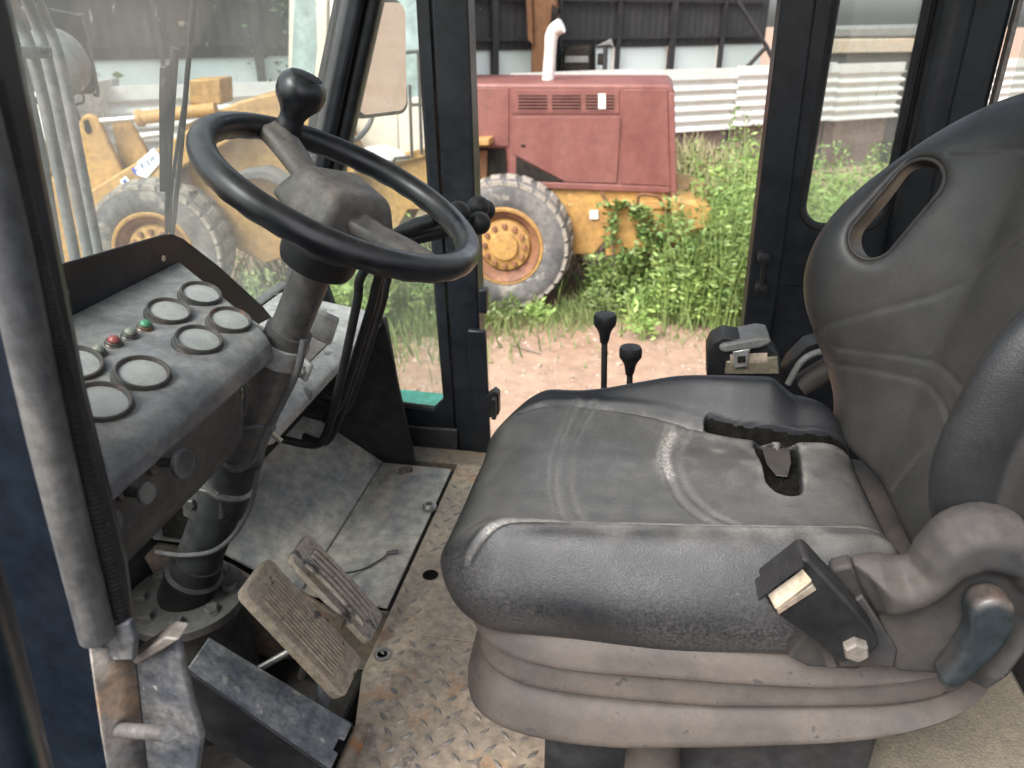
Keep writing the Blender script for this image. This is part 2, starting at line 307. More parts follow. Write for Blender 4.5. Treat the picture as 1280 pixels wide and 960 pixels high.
# ------------------------------------------------------------------ implicit surfaces (surface nets)
def nets(fn, lo, hi, h):
    ax = [np.arange(lo[i]-2*h, hi[i]+2*h, h) for i in range(3)]
    X, Y, Z = np.meshgrid(*ax, indexing='ij', sparse=True)
    D = np.asarray(fn(X, Y, Z), dtype=np.float64); D = np.broadcast_to(D, (len(ax[0]), len(ax[1]), len(ax[2])))
    ins = D < 0; nx, ny, nz_ = D.shape
    cnt = np.zeros((nx-1, ny-1, nz_-1), np.int8)
    for i in (0,1):
        for j in (0,1):
            for k in (0,1): cnt += ins[i:nx-1+i, j:ny-1+j, k:nz_-1+k]
    act = (cnt > 0) & (cnt < 8); idx = -np.ones(act.shape, np.int64); ci = np.argwhere(act); idx[act] = np.arange(len(ci))
    acc = np.zeros((len(ci), 3)); num = np.zeros(len(ci))
    cs = [(i,j,k) for i in (0,1) for j in (0,1) for k in (0,1)]
    for a in cs:
        for b in cs:
            if sum(b)-sum(a) == 1 and all(b[t] >= a[t] for t in range(3)):
                da = D[ci[:,0]+a[0], ci[:,1]+a[1], ci[:,2]+a[2]]; db = D[ci[:,0]+b[0], ci[:,1]+b[1], ci[:,2]+b[2]]
                m = (da < 0) != (db < 0); t = np.where(m, da/np.where(m, da-db, 1), 0)
                p = np.array(a)[None,:] + t[:,None]*(np.array(b)-np.array(a))[None,:]
                acc[m] += p[m]; num[m] += 1
    V = (ci + acc/num[:,None])*h + np.array([ax[0][0], ax[1][0], ax[2][0]])
    Q = []
    for axn in range(3):
        sl0 = [slice(None)]*3; sl1 = [slice(None)]*3; sl0[axn] = slice(0,-1); sl1[axn] = slice(1,None)
        e = ins[tuple(sl0)] != ins[tuple(sl1)]; o1, o2 = [(1,2),(2,0),(0,1)][axn]
        E = np.argwhere(e); ok = (E[:,o1] > 0) & (E[:,o2] > 0) & (E[:,o1] < D.shape[o1]-1) & (E[:,o2] < D.shape[o2]-1); E = E[ok]
        flip = ins[E[:,0], E[:,1], E[:,2]]
        def g(d1, d2):
            q = E.copy(); q[:,o1] += d1; q[:,o2] += d2; return idx[q[:,0], q[:,1], q[:,2]]
        q = np.stack([g(-1,-1), g(0,-1), g(0,0), g(-1,0)], 1); q[~flip] = q[~flip][:,::-1]; Q.append(q)
    Q = np.concatenate(Q); Q = Q[(Q >= 0).all(1)]
    return V, Q
def npmesh(name, V, Q):
    me = bpy.data.meshes.new(name); me.vertices.add(len(V)); me.vertices.foreach_set('co', np.asarray(V, np.float32).ravel())
    me.loops.add(Q.size); me.loops.foreach_set('vertex_index', Q.ravel().astype(np.int32))
    me.polygons.add(len(Q)); me.polygons.foreach_set('loop_start', (np.arange(len(Q))*Q.shape[1]).astype(np.int32))
    me.update(calc_edges=True); me.validate(); return me
def relax(V, Q, n=2, f=.5):
    for _ in range(n):
        A = np.zeros_like(V); c = np.zeros(len(V))
        for i in range(4):
            a = Q[:,i]; b = Q[:,(i+1) % 4]
            np.add.at(A, a, V[b]); np.add.at(c, a, 1); np.add.at(A, b, V[a]); np.add.at(c, b, 1)
        V = V*(1-f) + f*A/np.maximum(c,1)[:,None]
    return V
def wear_attr(me, w, name='wear'):
    a = me.attributes.new(name, 'FLOAT', 'POINT'); a.data.foreach_set('value', np.clip(w,0,1).astype(np.float32))
def smin(a, b, k): h = np.clip(.5+.5*(b-a)/k, 0, 1); return b*(1-h)+a*h-k*h*(1-h)
def smax(a, b, k): return -smin(-a, -b, k)
def sst(a, b, x): t = np.clip((x-a)/(b-a), 0, 1); return t*t*(3-2*t)
def capsule(X, Y, Z, a, b, ra, rb=None):
    rb = ra if rb is None else rb; a = np.array(a); d = np.array(b)-a; L = (d*d).sum()
    t = np.clip(((X-a[0])*d[0]+(Y-a[1])*d[1]+(Z-a[2])*d[2])/L, 0, 1)
    return np.sqrt((X-a[0]-d[0]*t)**2+(Y-a[1]-d[1]*t)**2+(Z-a[2]-d[2]*t)**2)-(ra+(rb-ra)*t)
def rbox2(X, Y, hx, hy, r):
    qx = np.abs(X)-hx+r; qy = np.abs(Y)-hy+r
    return np.sqrt(np.maximum(qx,0)**2+np.maximum(qy,0)**2)+np.minimum(np.maximum(qx,qy),0)-r
def rbox3(X, Y, Z, hx, hy, hz, r):
    a, b, c = np.abs(X)-hx+r, np.abs(Y)-hy+r, np.abs(Z)-hz+r
    return np.sqrt(np.maximum(a,0)**2+np.maximum(b,0)**2+np.maximum(c,0)**2)+np.minimum(np.maximum(a,np.maximum(b,c)),0)-r
def dpoly(X, Y, pts):
    d = 1e9
    for (x0,y0),(x1,y1) in zip(pts[:-1], pts[1:]):
        dx, dy = x1-x0, y1-y0; t = np.clip(((X-x0)*dx+(Y-y0)*dy)/(dx*dx+dy*dy+1e-12), 0, 1)
        d = np.minimum(d, np.hypot(X-x0-dx*t, Y-y0-dy*t))
    return d
def spl(pts, n=8):
    P = [Vector((p[0],p[1],0)) for p in pts]; out = []
    for i in range(len(P)-1):
        p0 = P[max(i-1,0)]; p1 = P[i]; p2 = P[i+1]; p3 = P[min(i+2,len(P)-1)]
        for k in range(n):
            t = k/n; q = .5*((2*p1)+(p2-p0)*t+(2*p0-5*p1+4*p2-p3)*t*t+(3*p1-p0-3*p2+p3)*t**3); out.append((q.x,q.y))
    out.append((P[-1].x,P[-1].y)); return out
def vnoise(V, sc, seed=0):
    return np.array([mnoise.noise(Vector((p[0]*sc+seed, p[1]*sc, p[2]*sc))) for p in V])
# ================================================================== CAB SHELL
cab = thing('cab', 'black operator cab shell with glazed sides and an open doorway around the seat', 'vehicle cab', (0, 1.1, 0))
FY = 1.75
def yprism(name, xz, y0, y1, m, parent, **k):
    return obj(name, MB().prism([(x, y0, z) for x, z in xz], (0, y1-y0, 0)), m, parent, **k)
def rrect(x0, z0, x1, z1, r, n=6):
    out = []
    for cx, cz, a in ((x1-r,z1-r,0),(x0+r,z1-r,90),(x0+r,z0+r,180),(x1-r,z0+r,270)):
        for i in range(n+1):
            t = math.radians(a+90*i/n); out.append((cx+r*math.cos(t), cz+r*math.sin(t)))
    return out
# far door post (two stepped profiles)
yprism('door_post', [(-.462,-.05),(-.492,1.6),(-.41,1.6),(-.385,-.05)], FY, FY+.07, 'black', cab, bevel=.006)
yprism('door_post', [(-.402,-.04),(-.418,.35),(-.372,.35),(-.362,-.04)], FY-.02, FY-.003, 'black', cab, bevel=.004)
# far front pane: frame below and beside, glass, rubber
def ring(name, outer, inner, y0, y1, m, parent, **k):
    n = len(outer); vs = [(x,y0,z) for x,z in outer]+[(x,y0,z) for x,z in inner]+[(x,y1,z) for x,z in outer]+[(x,y1,z) for x,z in inner]; fs = []
    for i in range(n):
        j = (i+1) % n
        fs += [(i,j,n+j,n+i),(2*n+i,3*n+i,3*n+j,2*n+j),(i,2*n+i,2*n+j,j),(n+i,n+j,3*n+j,3*n+i)]
    return obj(name, MB().add(vs, fs), m, parent, **k)
pin = [(-.835,.62),(-.72,.14),(-.69,.115),(-.52,.105),(-.487,.14),(-.497,.40),(-.507,.9),(-.512,1.5),(-.56,1.5),(-.62,1.3)]
pout = [(-.86,.62),(-.76,.10),(-.74,.0),(-.50,.0),(-.463,.0),(-.475,.40),(-.484,.9),(-.493,1.55),(-.54,1.56),(-.60,1.35)]
ring('window_frame', pout, pin, FY, FY+.03, 'black', cab, bevel=.003)
sp = [(x*.985-.01, z) for x, z in pin]
obj('rubber_seal', MB().tube([Vector((x,FY+.012,z)) for x,z in pin]+[Vector((pin[0][0],FY+.012,pin[0][1]))], .009, 8), 'rubber', cab)
yprism('window_pane', [(x, z) for x, z in pin], FY+.014, FY+.018, 'side', cab, smooth=False)
yprism('lower_panel', [(-.80,-.02),(-.80,.055),(-.455,.06),(-.455,-.02)], FY-.012, FY-.002, 'blackd', cab, bevel=.003)
obj('sill', MB().box((-.15, 1.70, -.012), (1.7,.07,.03)), 'tanrust', cab, bevel=.004)
# front (A) post on the far side, sloping with the windscreen
def apost(x0, z0, x1, z1, w, y0, y1, m, name='front_post'):
    return yprism(name, [(x0-w/2,z0),(x1-w/2,z1),(x1+w/2,z1),(x0+w/2,z0)], y0, y1, m, cab, bevel=.012)
def ax(z): return -.638-.335*(1.083-z)
apost(ax(.1)-.01,.1, ax(1.6)-.01,1.6, .052, FY-.03, FY+.05, 'black')
apost(ax(.1)+.026,.1, ax(1.6)+.026,1.6, .034, FY-.005, FY+.05, 'black')
# rear side of the far wall: door post, panel below the window, window
px0 = [(.222,1.6),(.226,1.08),(.24,.40),(.25,-.05)]
yprism('rear_door_post', px0+[(.31,-.05),(.305,.55),(.292,1.08),(.29,1.6)], FY-.01, FY+.06, 'black', cab, bevel=.006)
rin = rrect(.328,.635,.50,1.7,.05); rout = rrect(.292,.50,.64,1.78,.02)
ring('rear_window_frame', rout, rin, FY, FY+.035, 'black', cab, bevel=.004)
obj('rubber_seal', MB().tube([Vector((x,FY+.008,z)) for x,z in rin+[rin[0]]], .011, 8), 'rubber', cab)
yprism('rear_window_pane', rin, FY+.016, FY+.02, 'rearg', cab, smooth=False)
yprism('rear_side_panel', [(.24,-.05),(.24,.515),(.65,.515),(.65,-.05)], FY+.002, FY+.03, 'black', cab, bevel=.004)
obj('rear_post', MB().tube([(.545,FY-.01,-.05),(.545,FY-.01,1.6)], .035, 20), 'black', cab)
obj('rear_post', MB().box((.60,FY,.78),(.08,.06,1.66)), 'black', cab, bevel=.012)
obj('rear_post', MB().box((.60,.44,.78),(.09,.06,1.66)), 'black', cab, bevel=.012)
obj('trim_strip', MB().box((.645,FY-.03,.8),(.008,.02,1.6)), 'clamp', cab)
obj('rear_wall', MB().box((.66,1.1,.23),(.03,1.28,.55)), 'blackd', cab, bevel=.004)
obj('rear_wall_rail', MB().box((.66,1.1,1.55),(.03,1.28,.12)), 'black', cab, bevel=.004)
obj('back_pane', MB().box((.672,1.1,1.0),(.005,1.24,1.0)), 'rearg', cab, smooth=False)
obj('roof', MB().box((.0,1.1,1.66),(1.5,1.52,.07)), 'black', cab, bevel=.02)
# pull handle bolted on the rear door post
h = obj('grab_handle', MB().tube([(.258,FY-.05,.575),(.262,FY-.05,.505)], .006, 10).lathe((.258,FY-.01,.575),(0,-1,0),[(.011,0),(.013,.03),(.013,.045),(0,.047)],14).lathe((.262,FY-.01,.505),(0,-1,0),[(.011,0),(.013,.03),(.013,.045),(0,.047)],14), 'rubber', cab)
# door latch on the far post
obj('door_latch', MB().prism([(-.372,FY-.03,.11),(-.338,FY-.03,.125),(-.338,FY-.03,.185),(-.35,FY-.03,.195),(-.372,FY-.03,.175)], (0,.028,0)).box((-.348,FY-.04,.15),(.012,.02,.06)), 'rubber', cab, bevel=.003)
obj('door_latch', MB().box((-.376,FY-.015,.43),(.02,.03,.06)), 'black', cab, bevel=.003)
# turquoise wing of the machine outside the pane
obj('fender', MB().prism([(-.80,1.82,-.03),(-.46,1.82,-.03),(-.50,2.00,-.018),(-.57,2.035,-.015),(-.80,2.045,-.015)], (0,0,.035)), 'green', cab, bevel=.012)
# windscreen with frame rails
def wx(z): return -.655-.335*(1.083-z)
obj('windscreen', MB().prism([(wx(.45),.40,.45),(wx(.45),FY-.01,.45),(wx(1.6),FY-.01,1.6),(wx(1.6),.40,1.6)], (.005,0,.001)), 'wind', cab, smooth=False)
obj('front_lower_panel', MB().box((-.885,1.09,.22),(.03,1.28,.46)), 'blackd', cab, bevel=.005)
# near door post with a seal
post = [(-.56,-.35),(-.60,1.6),(-.425,1.6),(-.395,1.0),(-.425,.60),(-.42,-.35)]
nearp = obj('near_door_post', MB().prism([(x,.432,z) for x,z in [(-.70,-.35),(-.66,1.6),(-.42,1.6),(-.402,1.05),(-.421,.79),(-.425,.62),(-.455,.40),(-.49,.1),(-.51,-.35)]], (0,.05,0)), 'blue', cab, bevel=.012)
tb = at(122,795,y=.43); tm = at(61,545,y=.43); tt = at(8,300,y=.43); t2 = at(-56,50,y=.43)
obj('door_seal', MB().tube([tb, tm, tt, t2], [.0145,.0145,.0145,.0145], 20, smooth=6), 'trim', cab)
rb = MB(); e0 = at(151,768,y=.445); e1 = at(90,515,y=.445); e2 = at(40,300,y=.445); e3 = at(-8,100,y=.445)
fl = obj('seal_flap', MB().tube([e0,e1,e2,e3], [.0068]*4, 10, smooth=10), 'rubber', cab)
rm = MB(); segs = 130
for i in range(segs):
    t = i/(segs-1)*3; k = min(int(t),2); q = [e0,e1,e2,e3]; p = q[k].lerp(q[k+1], t-k); d = (q[k+1]-q[k]).normalized()
    rm.tube([p-d*.0009+Vector((.0012,-.001,0)), p+d*.0009+Vector((.0012,-.001,0))], .0069, 8)
obj('seal_rib', rm, 'rubber', cab, kind='stuff')
# latch bracket at the foot of the near post
def pl(pts, y): return [at(px,py,y=y) for px,py in pts]
bk = obj('latch_bracket', MB().prism(pl([(163,826),(202,812),(222,800),(228,826),(240,880),(253,922),(246,975),(150,985),(135,900)], .455), (0,.008,0)), 'bracketm', cab, bevel=.003)
Lf = [at(px,py,y=.424) for px,py in ((112,806),(118,850),(128,920),(140,990))]; Rt = [at(px,py,y=.4545) for px,py in ((168,828),(172,860),(178,920),(186,990))]
vs_ = []
for l_, r_ in zip(Lf, Rt):
    m_ = l_.lerp(r_,.55)+Vector((0,.006,0)); vs_ += [l_, m_, r_]
fs_ = [(3*i+j, 3*i+j+1, 3*i+j+4, 3*i+j+3) for i in range(3) for j in range(2)]
fo_ = obj('bracket_fold', MB().add(vs_, fs_), 'rustsheet', bk); so_ = fo_.modifiers.new('thick','SOLIDIFY'); so_.thickness = .004; so_.offset = 0
obj('bracket_foot', MB().prism([at(px,py,y=.436) for px,py in ((104,797),(160,778),(168,800),(167,826),(122,826))], (0,.008,0)), 'bracketm', bk, bevel=.002)
obj('bracket_lip', MB().prism(pl([(163,826),(205,797),(224,800),(203,814),(170,832)], .448), (0,.02,.002)), 'clamp', bk, bevel=.002)
obj('striker_pin', MB().tube([at(148,912,y=.435), at(210,917,y=.40)], .0065, 14), 'steel', bk)
obj('door_edge', MB().tube([at(-95,560,y=.30), at(-22,760,y=.31), at(40,985,y=.32)], .016, 16, smooth=5), 'blue', cab)
# black end plate of the footwell
obj('footwell_plate', MB().prism([(-.595,1.64,.405),(-.607,1.64,.408),(-.885,1.64,.45),(-.885,1.64,.0),(-.543,1.64,.0),(-.575,1.64,.22)], (0,.012,0)), 'blackd', cab, bevel=.002)
# ================================================================== CAB FLOOR (setting)
fb = MB().box((.1,1.08,-.155),(1.16,1.30,.02)).box((-.735,1.08,-.155),(.50,1.30,.02)).box((-.1,1.70,-.09),(1.7,.012,.15))
floor = bpy.data.objects.new('floor', None); COL.objects.link(floor); floor['kind'] = 'structure'; ROOT['floor'] = Vector((0,0,0))
obj('floor_base', fb, 'pit', floor)
tp = [(-.432,.47),(-.432,1.69),(.64,1.69),(.64,.47)]
tplate = obj('tread_plate', MB().prism([(-.438,1.69,-.008),(-.438,.95,-.008),(-.405,.82,-.008),(-.395,.50,-.008),(.64,.50,-.008),(.64,1.69,-.008)], (0,0,.008)), 'tread', floor, bevel=.001)
def inarea(x, y): return x > -.40 and x < .1 and not (-.40 < x < -.24 and .95 < y < 1.17)
tm_ = MB(); k = 0
for i in range(-14, 22):
    for j in range(20, 62):
        x = -.42+i*.034/1.0; y = j*.034*.82; x += (.017 if j % 2 else 0)
        if not (-.425 < x < .12 and .56 < y < 1.68): continue
        if -.375 < x < -.22 and 1.04 < y < 1.21: continue
        if x < -.40 and y < 1.0: continue
        if mnoise.noise(Vector((x*7, y*7, 3))) > .28 and x < -.28: continue
        a = math.radians(48 if (i+j) % 2 else -42); c, s_ = math.cos(a), math.sin(a); l, w = .0135, .0042
        base = [(-l,0),(-l*.3,-w),(l*.3,-w),(l,0),(l*.3,w),(-l*.3,w)]; tp_ = [(-l*.55,0),(-l*.2,-w*.4),(l*.2,-w*.4),(l*.55,0),(l*.2,w*.4),(-l*.2,w*.4)]
        V = [(x+p*c-q*s_, y+p*s_+q*c, -.0002) for p,q in base]+[(x+p*c-q*s_, y+p*s_+q*c, .0028) for p,q in tp_]
        tm_.add(V, [tuple(range(6,12))]+[(q,(q+1)%6,6+(q+1)%6,6+q) for q in range(6)])
obj('tread_bar', tm_, 'treadbar', floor, kind='stuff')
obj('cover_plate', MB().prism([(-.352,1.185,.0004),(-.365,1.075,.0004),(-.355,1.055,.0004),(-.12,1.055,.0004),(-.12,1.185,.0004)], (0,0,.0025)), 'tread', floor, bevel=.0008)
obj('drain_hole', MB().lathe(at(538,719,z=.0008), (0,0,1), [(.015,0),(.0165,.0012),(.0,.0014)], 20), 'torn', floor)
pk = obj('floor_plate', MB().prism([(-.445,1.63,.001),(-.628,1.63,.001),(-.628,1.12,.001),(-.445,1.112,.001)], (0,0,.006)), 'plate', floor, bevel=.0012)
obj('kick_plate', MB().prism([(-.629,1.63,.002),(-.86,1.63,.155),(-.93,1.05,.20),(-.93,1.00,.20),(-.80,1.10,.115),(-.629,1.12,.002)], (.003,0,.006)), 'plate', floor, bevel=.001)
obj('weld_seam', MB().tube([(-.629,1.63,.008),(-.629,1.13,.008)], .003, 6), 'clamp', floor)
obj('plate_edge', MB().box((-.441,1.37,-.006),(.012,.53,.006)), 'pit', floor)
obj('well_front', MB().prism([(-.94,.45,-.15),(-.94,1.68,-.15),(-.94,1.68,.3),(-.94,.45,.3)], (-.01,0,0)), 'pit', floor)
obj('well_wall', MB().prism([(-.935,1.09,-.15),(-.44,1.09,-.15),(-.44,1.10,.0),(-.63,1.10,-.004),(-.81,1.09,.11),(-.935,1.0,.19)], (0,.008,0)), 'tanrust', floor)
obj('well_end', MB().prism([(-.44,.5,-.15),(-.44,1.09,-.15),(-.44,1.09,-.009),(-.44,.5,-.009)], (.006,0,0)), 'pit', floor)
# loose washers and bolts
wsh = obj('washer', MB().lathe(at(478,819,z=.001), (0,0,1), [(.0095,0),(.0155,0),(.016,.002),(.0155,.004),(.0095,.004),(.009,.002),(.0095,0)], 24), 'steel', floor)
nut = obj('floor_nut', MB().lathe(at(537,635,z=.008), (0,0,1), [(.008,0),(.0165,0),(.0165,.008),(.012,.012),(.008,.012),(.007,.004)], 24), 'steel', floor)
for p in ((511,588),(503,590)): obj('floor_bolt', MB().hexbolt(at(*p,z=.008), (0,0,1), .011, .009), 'clamp', floor)
wire = tag(obj('loose_wire', MB().tube([at(*p, z=q) for p, q in (((420,718),.03),((452,712),.012),((478,698),.013),((486,690),.012),((497,688),.011))], .0022, 8, smooth=5).tube([at(483,691,z=.013), at(498,690,z=.013)], .004, 8), 'cable'), 'thin loose wire end lying on the grey floor plate beside the worn pedal', 'wire')
fpl = tag(obj('felt_mat', MB().prism([(.36,.60,-.006),(.65,.60,-.006),(.65,1.20,-.006),(.36,1.20,-.006)], (0,0,.09)), 'felt', bevel=.01), 'beige felt covered floor mat behind the seat base', 'mat')
# ================================================================== SEAT
seat = thing('driver_seat', 'worn black vinyl driver seat with torn cushion on beige rubber bellows', 'seat', (.05,.93,0))
ZS = .487
def toxy(pts, z=ZS): return [(p.x, p.y) for p in (at(px,py,z=z) for px,py in pts)]
arc1 = spl(toxy([(722,500),(700,535),(692,580),(696,622),(706,652)])); arc1b = spl(toxy([(742,503),(716,540),(710,582),(716,620),(730,652)]))
arc2 = spl(toxy([(838,528),(830,560),(842,605),(868,640),(905,668)])); arc2b = spl(toxy([(862,530),(846,560),(856,600),(884,636),(925,664)]))
nearr = spl(toxy([(588,668),(640,655),(760,657),(880,666),(1000,672),(1110,663)], .497))
farr = spl(toxy([(650,500),(720,500),(800,512),(880,531),(960,544),(1065,549)], .49))
slit = spl(toxy([(886,530),(930,539),(1000,546),(1075,548)], .488))
hole = spl(toxy([(955,552),(966,575),(972,600),(988,612),(990,585),(988,555)], .486), 4)
crack = spl(toxy([(840,535),(832,555),(838,585)]))
_fx = [p[0] for p in farr]; _fy = [p[1] for p in farr]
def yfar(X): return np.interp(X, _fx, _fy)
def toph(X, Y):
    z = .482 + .018*sst(-.1,.30,X) - .030*sst(-.13,-.25,X)
    yr = .742+.03*np.clip((X+.2)/.52,0,1)
    z = z + .022*np.exp(-((Y-yr)/.034)**2) - .012*np.exp(-((Y-.93)/.11)**2)
    z = z + .060*sst(-.004,.058,Y-yfar(X))*(1-.50*sst(.20,.25,X))*sst(-.26,-.06,X) - .012*np.exp(-((Y-1.03)/.05)**2)
    z = z - .003*np.exp(-(dpoly(X,Y,arc1)/.0036)**2) - .003*np.exp(-(dpoly(X,Y,arc1b)/.0042)**2)
    z = z - .0035*np.exp(-(dpoly(X,Y,arc2)/.004)**2) - .003*np.exp(-(dpoly(X,Y,arc2b)/.005)**2)
    z = z - .005*np.exp(-(dpoly(X,Y,nearr)/.004)**2) + .004*np.exp(-((dpoly(X,Y,nearr)-.009)/.005)**2)
    z = z - .006*np.exp(-(dpoly(X,Y,farr)/.004)**2) + .003*np.exp(-((dpoly(X,Y,farr)-.01)/.006)**2)
    z = z - .020*sst(.008,.003,dpoly(X,Y,slit)) - .016*sst(.016,.009,dpoly(X,Y,hole))
    return z
def cushion(X, Y, Z):
    top = toph(X, Y)
    n = .0012*np.sin(X*31+Y*9)*np.sin(Z*30)
    yoff = np.where(Y < .93, .012*sst(.50,.40,Z), 0)
    fx = -.02*sst(.45,.36,Z)
    d2 = rbox2(X-.052-fx*.5+0*Z, Y-.932, .285+fx*.5, .238, .10)
    bulge = .018*np.exp(-((Z-.42)/.05)**2)
    d2 = d2 + .018 - bulge + n
    return smax(smax(d2, (Z-top), .055), .357+.045*sst(.02,.32,X)-Z, .03)
V, Q = nets(cushion, (-.26,.67,.33), (.36,1.20,.56), .0030)
V = relax(V, Q, 1, .4)
me = npmesh('cushion', V, Q)
top = toph(V[:,0], V[:,1]); x, y, z = V.T
n1 = vnoise(V, 9, 1); n2 = vnoise(V, 38, 4); up = sst(-.03,-.006, z-top)
ins = sst(.735,.775,y)*sst(.012,-.004,y-yfar(x))*sst(-.245,-.19,x)
w = up*ins*(.72+.12*n1+.22*n2)
w += .75*np.exp(-(dpoly(x,y,nearr)/.006)**2)*up*(.7+.5*n2) + .35*up*np.exp(-((y-.765)/.03)**2)*(.6+n2)
for a_ in (arc1,arc1b,arc2,arc2b): w += .45*up*np.exp(-((dpoly(x,y,a_)-.005)/.004)**2)*(.6+n1)
w += 1.0*up*np.exp(-(dpoly(x,y,crack)/.009)**2)*(.7+n2)
tear = np.minimum(dpoly(x,y,slit)+.002, dpoly(x,y,hole)-.003)
w += .45*up*np.exp(-((tear-.02)/.012)**2)*(.4+1.5*n2)*sst(.004,-.012,y-yfar(x))
w *= sst(.004,.012,tear); w = np.where(tear < .011, w*.2, w)
w += .05*(1-up)*np.clip(.5+n1,0,1)
wear_attr(me, w)
n3 = vnoise(V, 90, 7); sc_ = up*(1.2*np.exp(-(dpoly(x,y,crack)/.008)**2) + .75*np.exp(-((dpoly(x,y,nearr)-.002)/.0028)**2)*(.6+n2) + .38*np.exp(-((tear-.014)/.006)**2)*(.3+1.6*n2)*sst(.004,-.012,y-yfar(x)) + .35*np.exp(-((dpoly(x,y,arc2)-.006)/.003)**2)*(.3+1.5*n1) + .25*np.exp(-((dpoly(x,y,arc1)-.005)/.003)**2)*(.3+1.5*n1) + .5*sst(.25,.6,n2)*np.exp(-((x-.09)/.08)**2)*np.exp(-((y-1.0)/.05)**2) + .4*np.exp(-((dpoly(x,y,farr)-.002)/.003)**2)*(.3+n2))
sc_ = sc_ + .10*(1-up)*np.clip(.45+.8*n1,0,1)*sst(.365,.40,z); sc_ = np.where(tear < .010, 0, sc_); wear_attr(me, sc_, 'scuff')
cush = link('cushion', me, 'vinyl', seat)
me.materials.append(M['torn']); tv_ = (tear < .0085) & (up > .0) | (tear < .0085); mi_ = tv_[np.array([p.vertices[:] for p in me.polygons])].all(1).astype(np.int32)
me.polygons.foreach_set('material_index', mi_)
# torn strip of cover and foam bed in the tear
fp = []
for px_, py_, dz_ in ((953,553,.013),(988,556,.013),(990,574,.012),(986,588,.006),(972,586,.006),(960,574,.011)):
    q = at(px_,py_,z=.487); fp.append(Vector((q.x, q.y, float(toph(np.array([q.x]), np.array([q.y]))[0])+dz_)))
obj('torn_flap', MB().prism(fp, (0,.001,.002)), 'cover', cush, bevel=.001)
# backrest with a hand hole
def xb(Z): return .345+.17*(Z-.48)
def wing(Z): return .03+.122*np.exp(-(np.abs(Z-.735)/.165)**2.2)
def wingn(Z): return .010+.082*np.exp(-(np.abs(Z-.715)/.165)**2.8)
BY = .936
HC = np.array(at(1121,264,y=1.10)); HD = np.array((.42,.86,-.28)); HD /= np.linalg.norm(HD)
He = np.array(at(1161,216,y=1.085)-at(1080,312,y=1.085)); He -= HD*He.dot(HD); He /= np.linalg.norm(He); Hw = np.cross(HD, He)
def hold(X, Y, Z, r, l=.046):
    e = (X-HC[0])*He[0]+(Y-HC[1])*He[1]+(Z-HC[2])*He[2]; w_ = (X-HC[0])*Hw[0]+(Y-HC[1])*Hw[1]+(Z-HC[2])*Hw[2]
    return np.hypot(e-np.clip(e,-l,l), w_)-r
bx = lambda pts: spl([(p.y, p.z) for p in (at(px,py,x=.36) for px,py in pts)])
bl = [bx([(1115,438),(1150,450),(1182,480),(1200,512)]), bx([(1060,505),(1080,480),(1102,459),(1140,472),(1166,502),(1178,540),(1174,575)]),
      bx([(1130,612),(1150,575),(1178,540)]), bx([(1225,281),(1255,281),(1300,284)]), bx([(1110,420),(1150,380),(1205,315),(1238,278),(1262,235),(1268,200),(1255,182),(1215,184),(1180,190)])]
def back(X, Y, Z, nohole=False):
    A = np.abs(Y-BY); R = .19
    q = np.maximum(A-(.256-R),0); r = np.maximum(Z-(.985-R),0); do = np.sqrt(q*q+r*r)-R
    do = do + .03*sst(.62,.5,Z)*sst(.1,.2,A)
    W_ = np.where(Y > BY, wing(Z)*sst(.03,.205,A), wingn(Z)*sst(.145,.235,A))
    g = 0
    for b_ in bl: g = g + .0028*np.exp(-(dpoly(Y,Z,b_)/.004)**2)
    xf = xb(Z)-W_+g
    df = (xf-X)*.82; db = X-(xb(Z)+.075-.5*W_)
    d = smax(smax(do, df, .05), db, .06); d = smax(d, .455-Z, .03)
    if nohole: return d
    h1 = hold(X,Y,Z,.030,.041); 
    return smax(d, -h1, .022)
V, Q = nets(back, (.17,.66,.44), (.55,1.22,1.0), .0034)
V = relax(V, Q, 1, .4)
me = npmesh('backrest', V, Q); x, y, z = V.T
n1 = vnoise(V, 8, 11); n2 = vnoise(V, 35, 2); A = np.abs(y-BY)
w = (.62+.15*n1+.2*n2)*sst(.21,.13,A)*sst(.95,.86,z)
for b_ in bl: w += .14*np.exp(-((dpoly(y,z,b_)-.006)/.003)**2)
w += .55*sst(.03,.05,x-xb(z))*(y>BY) + (y<.72)*(.55+.3*n1)*sst(.055,.062,x-(xb(z)-wingn(z))); wear_attr(me, w)
bkr = link('backrest', me, 'vinyl_back', seat)
lip = []
for i in range(49):
    t = 2*math.pi*i/48+.001; base_ = HC+He*(.041*np.sign(math.cos(t)))+He*(.0315*math.cos(t))+Hw*(.0315*math.sin(t))
    for k in range(140):
        p = base_+HD*(-.10+k*.0015)
        if back(p[0:1], p[1:2], p[2:3], True)[0] < .004: break
    lip.append(Vector(p+HD*.010))
obj('hole_lip', MB().tube(lip, .0026, 8), 'cover', bkr)
obj('back_shell', MB().prism([(xb(.5)+.055,.72,.50),(xb(.5)+.055,1.13,.50),(xb(.9)+.055,1.06,.90),(xb(.9)+.055,.79,.90)], (.03,0,0)), 'rubber', seat, bevel=.02)
# outer piping seams on the near wing
obj('piping', MB().tube([at(px,py,y=yy) for px,py,yy in ((1296,420,.70),(1262,455,.695),(1240,500,.692),(1236,545,.692),(1246,600,.695),(1268,640,.70))], .0035, 8, smooth=5), 'vinyl', bkr)
